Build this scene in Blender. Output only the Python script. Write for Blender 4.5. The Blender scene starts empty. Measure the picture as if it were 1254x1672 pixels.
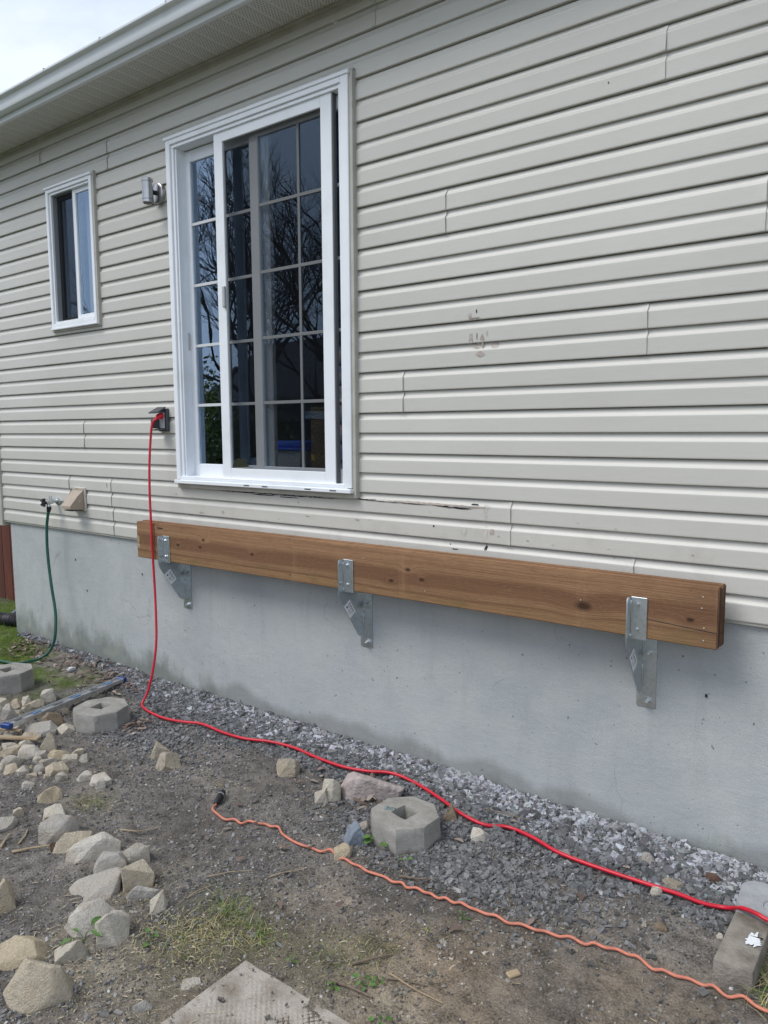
import bpy, bmesh, math, random
import numpy as np
from mathutils import Vector, Matrix, noise
R = math.radians
rnd = random.Random(7)
S = bpy.context.scene
COL = S.collection

# ------------------------------------------------------------------ camera
CAM = Vector((0.0, -3.046, 0.7325))
YAW, PITCH, ROLL = 0.65158, -0.10948, -0.00613
f = Vector((-math.sin(YAW)*math.cos(PITCH), math.cos(YAW)*math.cos(PITCH), math.sin(PITCH)))
r = Vector((math.cos(YAW), math.sin(YAW), 0)); u = r.cross(f)
r2 = math.cos(ROLL)*r + math.sin(ROLL)*u; u2 = -math.sin(ROLL)*r + math.cos(ROLL)*u
cd = bpy.data.cameras.new('camera'); cam = bpy.data.objects.new('camera', cd); COL.objects.link(cam)
mw = Matrix(((r2.x, u2.x, -f.x, CAM.x), (r2.y, u2.y, -f.y, CAM.y), (r2.z, u2.z, -f.z, CAM.z), (0, 0, 0, 1)))
cam.matrix_world = mw
cd.sensor_fit = 'HORIZONTAL'; cd.sensor_width = 36; cd.lens = 36*1239.75/1254
cd.clip_start = 0.05; cd.clip_end = 500
S.camera = cam

# ------------------------------------------------------------------ sky, sun, exposure
SUN_EL, SUN_AZ = R(54), R(212)          # azimuth clockwise from +Y
w = bpy.data.worlds.new('World'); S.world = w; w.use_nodes = True
nt = w.node_tree; nt.nodes.clear()
out = nt.nodes.new('ShaderNodeOutputWorld'); bg = nt.nodes.new('ShaderNodeBackground')
sky = nt.nodes.new('ShaderNodeTexSky'); sky.sky_type = 'NISHITA'; sky.sun_disc = False
sky.sun_elevation = SUN_EL; sky.sun_rotation = SUN_AZ; sky.air_density = 1.0; sky.dust_density = 2.0
tc = nt.nodes.new('ShaderNodeTexCoord')
mp = nt.nodes.new('ShaderNodeMapping'); mp.inputs['Scale'].default_value = (1.0, 1.0, 2.2); mp.inputs['Location'].default_value = (0.35, 0.2, 0.1)
cn = nt.nodes.new('ShaderNodeTexNoise'); cn.inputs['Scale'].default_value = 2.1; cn.inputs['Detail'].default_value = 7; cn.inputs['Roughness'].default_value = .55
mr = nt.nodes.new('ShaderNodeMapRange'); mr.inputs[1].default_value = .34; mr.inputs[2].default_value = .56; mr.inputs[3].default_value = .55; mr.inputs[4].default_value = 1.0
cr = nt.nodes.new('ShaderNodeValToRGB')
cr.color_ramp.elements[0].position = .35; cr.color_ramp.elements[0].color = (5.4, 6.05, 7.3, 1)
cr.color_ramp.elements[1].position = .75; cr.color_ramp.elements[1].color = (6.8, 7.45, 8.5, 1)
mx = nt.nodes.new('ShaderNodeMix'); mx.data_type = 'RGBA'
L = nt.links.new
L(tc.outputs['Generated'], mp.inputs['Vector']); L(mp.outputs[0], cn.inputs['Vector'])
L(cn.outputs['Fac'], mr.inputs[0]); L(mr.outputs[0], mx.inputs['Factor'])
L(cn.outputs['Fac'], cr.inputs[0]); L(sky.outputs[0], mx.inputs['A']); L(cr.outputs[0], mx.inputs['B'])
L(mx.outputs['Result'], bg.inputs['Color']); bg.inputs['Strength'].default_value = 0.1
L(bg.outputs[0], out.inputs[0])
sl = bpy.data.lights.new('sun', 'SUN'); sl.energy = 1.5; sl.angle = R(28); sl.color = (1.0, .97, .93)
so = bpy.data.objects.new('sun', sl); COL.objects.link(so)
sd = Vector((math.sin(SUN_AZ)*math.cos(SUN_EL), math.cos(SUN_AZ)*math.cos(SUN_EL), math.sin(SUN_EL)))
so.rotation_euler = sd.to_track_quat('Z', 'Y').to_euler()
S.view_settings.view_transform = 'Standard'; S.view_settings.look = 'None'
S.view_settings.exposure = 0.60; S.view_settings.gamma = 1.0; S.view_settings.use_curve_mapping = False
S.render.engine = 'CYCLES'
try:
    S.cycles.use_denoising = True; S.cycles.max_bounces = 8; S.cycles.transparent_max_bounces = 16
except Exception: pass

# ------------------------------------------------------------------ materials
def nodes(name):
    m = bpy.data.materials.new(name); m.use_nodes = True
    n = m.node_tree; b = n.nodes['Principled BSDF']
    return m, n, b
def lin(n, a, b): n.links.new(a, b)
def tex_noise(n, vec, scale, detail=4, rough=.55):
    t = n.nodes.new('ShaderNodeTexNoise'); t.inputs['Scale'].default_value = scale
    t.inputs['Detail'].default_value = detail; t.inputs['Roughness'].default_value = rough
    if vec is not None: lin(n, vec, t.inputs['Vector'])
    return t.outputs['Fac']
def maprange(n, v, a, b, c=0., d=1., smooth=False):
    t = n.nodes.new('ShaderNodeMapRange')
    if smooth: t.interpolation_type = 'SMOOTHSTEP'
    lin(n, v, t.inputs[0])
    for i, k in enumerate((a, b, c, d)): t.inputs[i+1].default_value = k
    return t.outputs[0]
def math2(n, op, a, b=None):
    t = n.nodes.new('ShaderNodeMath'); t.operation = op
    for i, k in enumerate((a, b)):
        if k is None: continue
        if isinstance(k, (int, float)): t.inputs[i].default_value = k
        else: lin(n, k, t.inputs[i])
    return t.outputs[0]
def mixc(n, fac, a, b):
    t = n.nodes.new('ShaderNodeMix'); t.data_type = 'RGBA'
    if isinstance(fac, (int, float)): t.inputs['Factor'].default_value = fac
    else: lin(n, fac, t.inputs['Factor'])
    for k, v in (('A', a), ('B', b)):
        if isinstance(v, tuple): t.inputs[k].default_value = (*v, 1)
        else: lin(n, v, t.inputs[k])
    return t.outputs['Result']
def coords(n, kind='Object', scale=(1, 1, 1), loc=(0, 0, 0), rot=(0, 0, 0)):
    t = n.nodes.new('ShaderNodeTexCoord'); m = n.nodes.new('ShaderNodeMapping')
    m.inputs['Scale'].default_value = scale; m.inputs['Location'].default_value = loc; m.inputs['Rotation'].default_value = rot
    if kind == 'World':
        g = n.nodes.new('ShaderNodeNewGeometry'); lin(n, g.outputs['Position'], m.inputs['Vector'])
    else: lin(n, t.outputs[kind], m.inputs['Vector'])
    return m.outputs[0]
def bump(n, b, h, dist, strength=1.0):
    t = n.nodes.new('ShaderNodeBump'); t.inputs['Distance'].default_value = dist; t.inputs['Strength'].default_value = strength
    lin(n, h, t.inputs['Height']); lin(n, t.outputs[0], b.inputs['Normal'])
def simple(name, col, rough=.5, metal=0., col2=None, scale=8., lo=.35, hi=.7, bmp=None, spec=.5, kind='Object', stretch=(1, 1, 1), attr=None, rnd_val=0.):
    m, n, b = nodes(name)
    b.inputs['Roughness'].default_value = rough; b.inputs['Metallic'].default_value = metal
    b.inputs['Specular IOR Level'].default_value = spec
    v = coords(n, kind, stretch); c = None
    if attr:
        a = n.nodes.new('ShaderNodeVertexColor'); a.layer_name = attr; c = a.outputs['Color']
    if col2 is not None:
        c = mixc(n, maprange(n, tex_noise(n, v, scale, 6), lo, hi), c if c else col, col2)
    if rnd_val:
        oi = n.nodes.new('ShaderNodeObjectInfo'); h = n.nodes.new('ShaderNodeHueSaturation')
        lin(n, maprange(n, oi.outputs['Random'], 0, 1, 1-rnd_val, 1+rnd_val), h.inputs['Value'])
        if c: lin(n, c, h.inputs['Color'])
        else: h.inputs['Color'].default_value = (*col, 1)
        c = h.outputs[0]
    if c: lin(n, c, b.inputs['Base Color'])
    else: b.inputs['Base Color'].default_value = (*col, 1)
    if bmp: bump(n, b, tex_noise(n, v, bmp[0], 5), bmp[1])
    return m

def make_siding():
    m, n, b = nodes('vinyl_siding')
    v = coords(n, 'World')
    oi = n.nodes.new('ShaderNodeObjectInfo')
    big = tex_noise(n, v, .9, 3); c = mixc(n, maprange(n, big, .35, .65), (.54, .53, .485), (.58, .57, .525))
    st = coords(n, 'World', (2.2, 2, 26)); c = mixc(n, maprange(n, tex_noise(n, st, 3, 4), .5, .8, 0, .25), c, (.47, .455, .41))
    # handling dirt and splash near the ground and the old deck line
    sep = n.nodes.new('ShaderNodeSeparateXYZ'); lin(n, v, sep.inputs[0])
    low = maprange(n, sep.outputs['Z'], .55, .05, 0, 1, True)
    d = math2(n, 'MULTIPLY', maprange(n, tex_noise(n, v, 7, 7, .7), .52, .75), low)
    c = mixc(n, math2(n, 'MULTIPLY', d, .35), c, (.30, .26, .21))
    sp = math2(n, 'MULTIPLY', maprange(n, tex_noise(n, v, 60, 3, .6), .68, .74), maprange(n, tex_noise(n, v, 2.3, 2), .5, .62))
    c = mixc(n, math2(n, 'MULTIPLY', sp, math2(n, 'ADD', math2(n, 'MULTIPLY', low, .6), .05)), c, (.20, .16, .12))
    h = n.nodes.new('ShaderNodeHueSaturation'); lin(n, maprange(n, oi.outputs['Random'], 0, 1, .97, 1.03), h.inputs['Value']); lin(n, c, h.inputs['Color'])
    lin(n, h.outputs[0], b.inputs['Base Color'])
    b.inputs['Roughness'].default_value = .42; b.inputs['Specular IOR Level'].default_value = .45
    gr = coords(n, 'World', (3, 40, 90)); 
    hh = math2(n, 'ADD', math2(n, 'MULTIPLY', tex_noise(n, gr, 5, 4, .6), .5), math2(n, 'MULTIPLY', tex_noise(n, coords(n, 'World', (1.0, 1, 3)), 2.2, 3), .9))
    bump(n, b, hh, .0022, .6)
    return m
def make_concrete_wall():
    m, n, b = nodes('parged_concrete')
    v = coords(n, 'World'); sep = n.nodes.new('ShaderNodeSeparateXYZ'); lin(n, v, sep.inputs[0])
    z, x = sep.outputs['Z'], sep.outputs['X']
    c = mixc(n, maprange(n, tex_noise(n, v, 1.3, 5, .6), .33, .68), (.395, .425, .435), (.495, .52, .515))
    c = mixc(n, maprange(n, tex_noise(n, v, 5, 6, .6), .45, .75, 0, .5), c, (.54, .545, .52))
    c = mixc(n, maprange(n, tex_noise(n, coords(n, 'World', (4, 1, .7)), 2.5, 5, .65), .52, .75, 0, .4), c, (.34, .36, .355))
    c = mixc(n, maprange(n, tex_noise(n, v, 240, 2, .7), .30, .62, .34, 0), c, (.16, .165, .17))
    # pits
    c = mixc(n, maprange(n, tex_noise(n, v, 48, 2, .5), .715, .75, 0, .8), c, (.10, .10, .10))
    # algae and splash growing up from the soil, with its own ragged upper edge
    edge = math2(n, 'ADD', math2(n, 'MULTIPLY', tex_noise(n, coords(n, 'World', (1, 1, .55)), 5.5, 6, .65), .62), -1.315)
    left = maprange(n, x, -3.3, -5.0, 0, .24, True)
    al = maprange(n, math2(n, 'SUBTRACT', z, math2(n, 'ADD', edge, left)), .10, -.10, 0, .7, True)
    c = mixc(n, al, c, mixc(n, maprange(n, tex_noise(n, v, 11, 4), .4, .65), (.135, .155, .14), (.21, .235, .18)))
    # damp band just above the gravel
    e2 = math2(n, 'ADD', math2(n, 'MULTIPLY', tex_noise(n, coords(n, 'World', (1, 1, .3)), 2.2, 4, .5), .34), -1.075)
    c = mixc(n, maprange(n, math2(n, 'SUBTRACT', z, e2), .045, -.03, 0, .55, True), c, (.18, .185, .175))
    ck = n.nodes.new('ShaderNodeTexVoronoi'); ck.feature = 'DISTANCE_TO_EDGE'; ck.inputs['Scale'].default_value = .9; wn = n.nodes.new('ShaderNodeTexNoise'); wn.inputs['Scale'].default_value = 4; wn.inputs['Detail'].default_value = 5; lin(n, v, wn.inputs['Vector'])
    wm = n.nodes.new('ShaderNodeVectorMath'); wm.operation = 'MULTIPLY_ADD'; lin(n, wn.outputs['Color'], wm.inputs[0]); wm.inputs[1].default_value = (.35, .1, .35); lin(n, v, wm.inputs[2]); lin(n, wm.outputs[0], ck.inputs['Vector'])
    c = mixc(n, math2(n, 'MULTIPLY', maprange(n, ck.outputs['Distance'], .0025, .0008, 0, .5), maprange(n, tex_noise(n, v, 1.7, 3), .52, .62)), c, (.2, .2, .195))
    lin(n, c, b.inputs['Base Color']); b.inputs['Roughness'].default_value = .88; b.inputs['Specular IOR Level'].default_value = .25
    hh = math2(n, 'ADD', math2(n, 'MULTIPLY', tex_noise(n, v, 180, 3, .7), .5), math2(n, 'ADD', math2(n, 'MULTIPLY', tex_noise(n, v, 9, 5, .6), 1.6), math2(n, 'MULTIPLY', tex_noise(n, coords(n, 'World', (2, 1, 5), (0, 0, 0), (0, .5, 0)), 4, 5, .65), .9)))
    bump(n, b, hh, .0028, .8)
    return m
def make_wood():
    m, n, b = nodes('treated_timber')
    v = coords(n, 'Object')
    wv = n.nodes.new('ShaderNodeTexNoise'); wv.inputs['Scale'].default_value = 1.1; wv.inputs['Detail'].default_value = 2; lin(n, coords(n, 'Object', (1, 3, 5)), wv.inputs['Vector'])
    va = n.nodes.new('ShaderNodeVectorMath'); va.operation = 'MULTIPLY_ADD'; lin(n, wv.outputs['Color'], va.inputs[0]); va.inputs[1].default_value = (0, .012, .016); lin(n, v, va.inputs[2])
    knots = [(.66, .165), (.63, .12), (1.08, .12), (2.06, .085), (2.16, .15), (2.24, .11), (3.04, .095), (3.46, .10), (.42, .115), (1.80, .10)]
    kd = None; pos = va.outputs[0]
    sepv = n.nodes.new('ShaderNodeSeparateXYZ'); lin(n, v, sepv.inputs[0])
    for i, (kx, kz) in enumerate(knots):
        dx = math2(n, 'MULTIPLY', math2(n, 'SUBTRACT', sepv.outputs['X'], kx), .55); dz = math2(n, 'SUBTRACT', sepv.outputs['Z'], kz)
        d = math2(n, 'SQRT', math2(n, 'ADD', math2(n, 'MULTIPLY', dx, dx), math2(n, 'MULTIPLY', dz, dz)))
        if i in (6,): d = math2(n, 'MULTIPLY', d, .45)
        kd = d if kd is None else math2(n, 'MINIMUM', kd, d)
    warp = maprange(n, kd, .045, .0, 0, .022, True)
    cb = n.nodes.new('ShaderNodeCombineXYZ'); lin(n, warp, cb.inputs['Z']); ad = n.nodes.new('ShaderNodeVectorMath'); lin(n, pos, ad.inputs[0]); lin(n, cb.outputs[0], ad.inputs[1])
    m2 = n.nodes.new('ShaderNodeMapping'); m2.inputs['Scale'].default_value = (.8, 130, 130); lin(n, ad.outputs[0], m2.inputs['Vector'])
    fine = tex_noise(n, m2.outputs[0], 2.0, 5, .7)
    m3 = n.nodes.new('ShaderNodeMapping'); m3.inputs['Scale'].default_value = (.45, 9, 22); lin(n, ad.outputs[0], m3.inputs['Vector'])
    broad = tex_noise(n, m3.outputs[0], 1.6, 4, .6)
    sz = n.nodes.new('ShaderNodeSeparateXYZ'); lin(n, ad.outputs[0], sz.inputs[0])
    zz = math2(n, 'ADD', math2(n, 'ADD', sz.outputs['Z'], math2(n, 'MULTIPLY', tex_noise(n, coords(n, 'Object', (.55, 1, .4)), 1.3, 2), .07)), math2(n, 'MULTIPLY', tex_noise(n, m2.outputs[0], .8, 3), .012))
    rp = n.nodes.new('ShaderNodeValToRGB'); lin(n, maprange(n, zz, .04, .30), rp.inputs[0]); e = rp.color_ramp.elements
    e[0].position = 0; e[0].color = (.33, .22, .115, 1); e[1].position = 1; e[1].color = (.38, .245, .14, 1)
    for pz, cc in ((.20, (.30, .195, .10)), (.23, (.15, .085, .048)), (.27, (.34, .225, .125)), (.36, (.29, .18, .10)), (.40, (.20, .112, .062)), (.60, (.185, .10, .056)), (.64, (.26, .155, .085)), (.70, (.37, .24, .135)), (.80, (.33, .205, .115))):
        q_ = e.new(pz); q_.color = (*cc, 1)
    c = mixc(n, maprange(n, broad, .36, .68, 0, .6), rp.outputs[0], (.20, .115, .065))
    c = mixc(n, maprange(n, fine, .46, .74, 0, .75), c, (.12, .066, .038))
    c = mixc(n, maprange(n, fine, .40, .26, 0, .35), c, (.46, .32, .19))
    c = mixc(n, maprange(n, tex_noise(n, coords(n, 'Object', (5, 1, 16)), 2.4, 6, .75), .48, .72, 0, .6), c, (.17, .105, .062))
    c = mixc(n, maprange(n, tex_noise(n, coords(n, 'Object', (14, 1, 30)), 3.0, 5, .8), .55, .75, 0, .45), c, (.40, .29, .18))
    c = mixc(n, maprange(n, sepv.outputs['X'], 3.35, 3.56, 0, .35, True), c, (.14, .085, .05))
    # green copper tint low on the right, saw and band marks
    c = mixc(n, math2(n, 'MULTIPLY', maprange(n, tex_noise(n, coords(n, 'Object', (1.5, 1, 5)), 3.6, 5), .52, .68), maprange(n, sepv.outputs['Z'], .09, .02, 0, .6)), c, (.17, .14, .055))
    c = mixc(n, maprange(n, tex_noise(n, coords(n, 'Object', (26, 1, .4)), 1.0, 2), .62, .72, 0, .22), c, (.42, .29, .17))
    for kx in (1.41, 2.13, 3.03): c = mixc(n, math2(n, 'MULTIPLY', maprange(n, math2(n, 'ABSOLUTE', math2(n, 'SUBTRACT', sepv.outputs['X'], kx)), .030, .016, 0, 1, True), maprange(n, tex_noise(n, coords(n, 'Object', (40, 1, 3)), 2, 3), .3, .7, .0, .16)), c, (.44, .31, .19))
    c = mixc(n, maprange(n, kd, .0125, .003, 0, .9, True), c, (.035, .018, .01))
    c = mixc(n, maprange(n, tex_noise(n, v, 42, 3), .72, .76, 0, .8), c, (.06, .032, .02))
    tn = n.nodes.new('ShaderNodeMix'); tn.data_type = 'RGBA'; tn.blend_type = 'MULTIPLY'; tn.inputs['Factor'].default_value = 1; lin(n, c, tn.inputs['A']); tn.inputs['B'].default_value = (.96, .87, .82, 1); c = tn.outputs['Result']
    ge = n.nodes.new('ShaderNodeTexCoord'); sn = n.nodes.new('ShaderNodeSeparateXYZ'); lin(n, ge.outputs['Normal'], sn.inputs[0])
    c = mixc(n, maprange(n, math2(n, 'ABSOLUTE', sn.outputs['X']), .6, .8), c, mixc(n, maprange(n, tex_noise(n, coords(n, 'Object', (1, 60, 25)), 3, 4), .4, .7), (.045, .022, .015), (.13, .065, .042)))
    lin(n, c, b.inputs['Base Color']); b.inputs['Roughness'].default_value = .72; b.inputs['Specular IOR Level'].default_value = .25
    bump(n, b, math2(n, 'ADD', fine, math2(n, 'MULTIPLY', tex_noise(n, coords(n, 'Object', (6, 20, 40)), 4, 5, .7), .8)), .0022, .9)
    return m
def make_galv():
    m, n, b = nodes('galvanised_steel'); v = coords(n, 'Object')
    vo = n.nodes.new('ShaderNodeTexVoronoi'); vo.inputs['Scale'].default_value = 60; lin(n, v, vo.inputs['Vector'])
    c = mixc(n, maprange(n, vo.outputs['Distance'], 0, .6), (.52, .575, .61), (.62, .68, .715))
    c = mixc(n, maprange(n, tex_noise(n, v, 22, 4), .5, .72, 0, .3), c, (.44, .46, .45))
    lin(n, c, b.inputs['Base Color']); b.inputs['Metallic'].default_value = .92
    lin(n, maprange(n, tex_noise(n, v, 14, 4), .3, .7, .26, .44), b.inputs['Roughness'])
    return m
def make_ground():
    m, n, b = nodes('soil')
    a = n.nodes.new('ShaderNodeVertexColor'); a.layer_name = 'col'
    v = coords(n, 'World')
    c = a.outputs['Color']
    h = n.nodes.new('ShaderNodeHueSaturation'); lin(n, c, h.inputs['Color'])
    k = math2(n, 'ADD', math2(n, 'MULTIPLY', tex_noise(n, v, 14, 8, .72), 1.1), math2(n, 'MULTIPLY', tex_noise(n, v, 130, 4, .75), 1.0))
    lin(n, maprange(n, k, .78, 1.32, .30, 1.75), h.inputs['Value'])
    c = mixc(n, maprange(n, tex_noise(n, v, 5.5, 6, .7), .55, .75, 0, .45), h.outputs[0], (.24, .20, .155))
    c = mixc(n, maprange(n, tex_noise(n, v, 230, 2, .6), .66, .72, 0, .8), c, (.30, .29, .27))
    lin(n, c, b.inputs['Base Color']); b.inputs['Roughness'].default_value = .95; b.inputs['Specular IOR Level'].default_value = .15
    hh = math2(n, 'ADD', math2(n, 'MULTIPLY', tex_noise(n, v, 45, 7, .75), 1.6), tex_noise(n, v, 170, 4, .75))
    bump(n, b, hh, .012, .9)
    return m
def make_glass(name, tint, boost, base):
    m = bpy.data.materials.new(name); m.use_nodes = True; n = m.node_tree; n.nodes.clear()
    o = n.nodes.new('ShaderNodeOutputMaterial'); t = n.nodes.new('ShaderNodeBsdfTransparent'); t.inputs[0].default_value = (*tint, 1)
    g = n.nodes.new('ShaderNodeBsdfGlossy'); g.inputs['Roughness'].default_value = .0; g.inputs['Color'].default_value = (.60, .78, 1, 1)
    ge = n.nodes.new('ShaderNodeNewGeometry'); dt = n.nodes.new('ShaderNodeVectorMath'); dt.operation = 'DOT_PRODUCT'   # Schlick, the same from both sides of the thin pane
    lin(n, ge.outputs['Incoming'], dt.inputs[0]); lin(n, ge.outputs['Normal'], dt.inputs[1])
    sch = math2(n, 'ADD', math2(n, 'MULTIPLY', math2(n, 'POWER', math2(n, 'SUBTRACT', 1.0, math2(n, 'ABSOLUTE', dt.outputs['Value'])), 5.0), .96), .04)
    fac = math2(n, 'MINIMUM', math2(n, 'ADD', math2(n, 'MULTIPLY', sch, boost), base), 1.0)
    bp = n.nodes.new('ShaderNodeBump'); bp.inputs['Distance'].default_value = .002; bp.inputs['Strength'].default_value = .35
    lin(n, tex_noise(n, coords(n, 'World', (1, 1, .6)), 3.5, 2), bp.inputs['Height']); lin(n, bp.outputs[0], g.inputs['Normal'])
    mx = n.nodes.new('ShaderNodeMixShader'); lin(n, fac, mx.inputs[0]); lin(n, t.outputs[0], mx.inputs[1]); lin(n, g.outputs[0], mx.inputs[2]); lin(n, mx.outputs[0], o.inputs[0])
    return m
def make_mesh_screen():
    m = bpy.data.materials.new('insect_screen'); m.use_nodes = True; n = m.node_tree; n.nodes.clear()
    o = n.nodes.new('ShaderNodeOutputMaterial'); t = n.nodes.new('ShaderNodeBsdfTransparent'); d = n.nodes.new('ShaderNodeBsdfDiffuse')
    d.inputs[0].default_value = (.008, .009, .011, 1)
    mx = n.nodes.new('ShaderNodeMixShader'); mx.inputs[0].default_value = .48
    lin(n, t.outputs[0], mx.inputs[1]); lin(n, d.outputs[0], mx.inputs[2]); lin(n, mx.outputs[0], o.inputs[0])
    return m
def make_soffit():
    m, n, b = nodes('perforated_soffit')
    v = coords(n, 'World'); sep = n.nodes.new('ShaderNodeSeparateXYZ'); lin(n, v, sep.inputs[0])
    def cell(o, s, off=None):
        k = math2(n, 'MULTIPLY', o, s)
        if off is not None: k = math2(n, 'ADD', k, off)
        return math2(n, 'SUBTRACT', math2(n, 'FRACT', k), .5)
    fy = cell(sep.outputs['Y'], 80)
    row = math2(n, 'MULTIPLY', math2(n, 'FLOOR', math2(n, 'MULTIPLY', sep.outputs['Y'], 80)), .5)
    fx = cell(sep.outputs['X'], 55, row)
    d = math2(n, 'SQRT', math2(n, 'ADD', math2(n, 'MULTIPLY', fx, fx), math2(n, 'MULTIPLY', fy, fy)))
    band = maprange(n, math2(n, 'ABSOLUTE', cell(sep.outputs['X'], 1/.1016)), .36, .40, 1, 0)
    dot = math2(n, 'MULTIPLY', maprange(n, d, .26, .18, 0, 1), band)
    lin(n, mixc(n, dot, (.62, .61, .58), (.04, .04, .04)), b.inputs['Base Color']); b.inputs['Roughness'].default_value = .5
    return m
def make_rock():
    m, n, b = nodes('limestone')
    oi = n.nodes.new('ShaderNodeObjectInfo'); v0 = n.nodes.new('ShaderNodeTexCoord')
    va = n.nodes.new('ShaderNodeVectorMath'); lin(n, v0.outputs['Object'], va.inputs[0])
    cb = n.nodes.new('ShaderNodeCombineXYZ'); lin(n, math2(n, 'MULTIPLY', oi.outputs['Random'], 37), cb.inputs[0]); lin(n, cb.outputs[0], va.inputs[1]); v = va.outputs[0]
    base = n.nodes.new('ShaderNodeVertexColor'); base.layer_name = 'col'
    c = mixc(n, maprange(n, tex_noise(n, v, 14, 5, .6), .50, .70, 0, .5), base.outputs['Color'], (.44, .34, .22))
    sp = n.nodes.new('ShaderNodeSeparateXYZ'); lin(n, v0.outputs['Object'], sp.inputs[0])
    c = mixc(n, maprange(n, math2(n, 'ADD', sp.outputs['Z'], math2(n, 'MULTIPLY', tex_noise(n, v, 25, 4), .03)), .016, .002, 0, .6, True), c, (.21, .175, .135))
    c = mixc(n, maprange(n, tex_noise(n, v, 30, 6, .7), .5, .75, 0, .35), c, (.25, .22, .18))
    c = mixc(n, maprange(n, tex_noise(n, v, 9, 3, .6), .56, .7, 0, .6), c, (.60, .58, .54))
    c = mixc(n, maprange(n, tex_noise(n, v, 240, 3, .7), .6, .72, 0, .4), c, (.12, .11, .10))
    lin(n, c, b.inputs['Base Color']); b.inputs['Roughness'].default_value = .92; b.inputs['Specular IOR Level'].default_value = .2
    hh = math2(n, 'ADD', math2(n, 'MULTIPLY', tex_noise(n, v, 40, 7, .7), 1.5), math2(n, 'MULTIPLY', tex_noise(n, v, 180, 3, .7), .5)); bump(n, b, hh, .014, 1.0)
    return m
def make_cast_concrete():
    m, n, b = nodes('cast_concrete'); v = coords(n, 'Object')
    c = mixc(n, maprange(n, tex_noise(n, v, 9, 6, .65), .35, .7), (.25, .24, .215), (.37, .355, .325))
    c = mixc(n, maprange(n, tex_noise(n, v, 28, 5, .7), .55, .75, 0, .6), c, (.15, .145, .13))
    sp = n.nodes.new('ShaderNodeSeparateXYZ'); lin(n, v, sp.inputs[0])
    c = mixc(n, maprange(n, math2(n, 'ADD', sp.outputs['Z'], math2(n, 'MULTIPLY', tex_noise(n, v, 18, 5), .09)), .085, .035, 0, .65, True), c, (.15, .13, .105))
    c = mixc(n, maprange(n, tex_noise(n, v, 170, 2, .6), .6, .72, 0, .5), c, (.44, .43, .40))
    lin(n, c, b.inputs['Base Color']); b.inputs['Roughness'].default_value = .93; b.inputs['Specular IOR Level'].default_value = .2
    hh = math2(n, 'ADD', tex_noise(n, v, 60, 6, .7), math2(n, 'MULTIPLY', tex_noise(n, v, 260, 3, .7), .4)); bump(n, b, hh, .005, .8)
    return m

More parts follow.
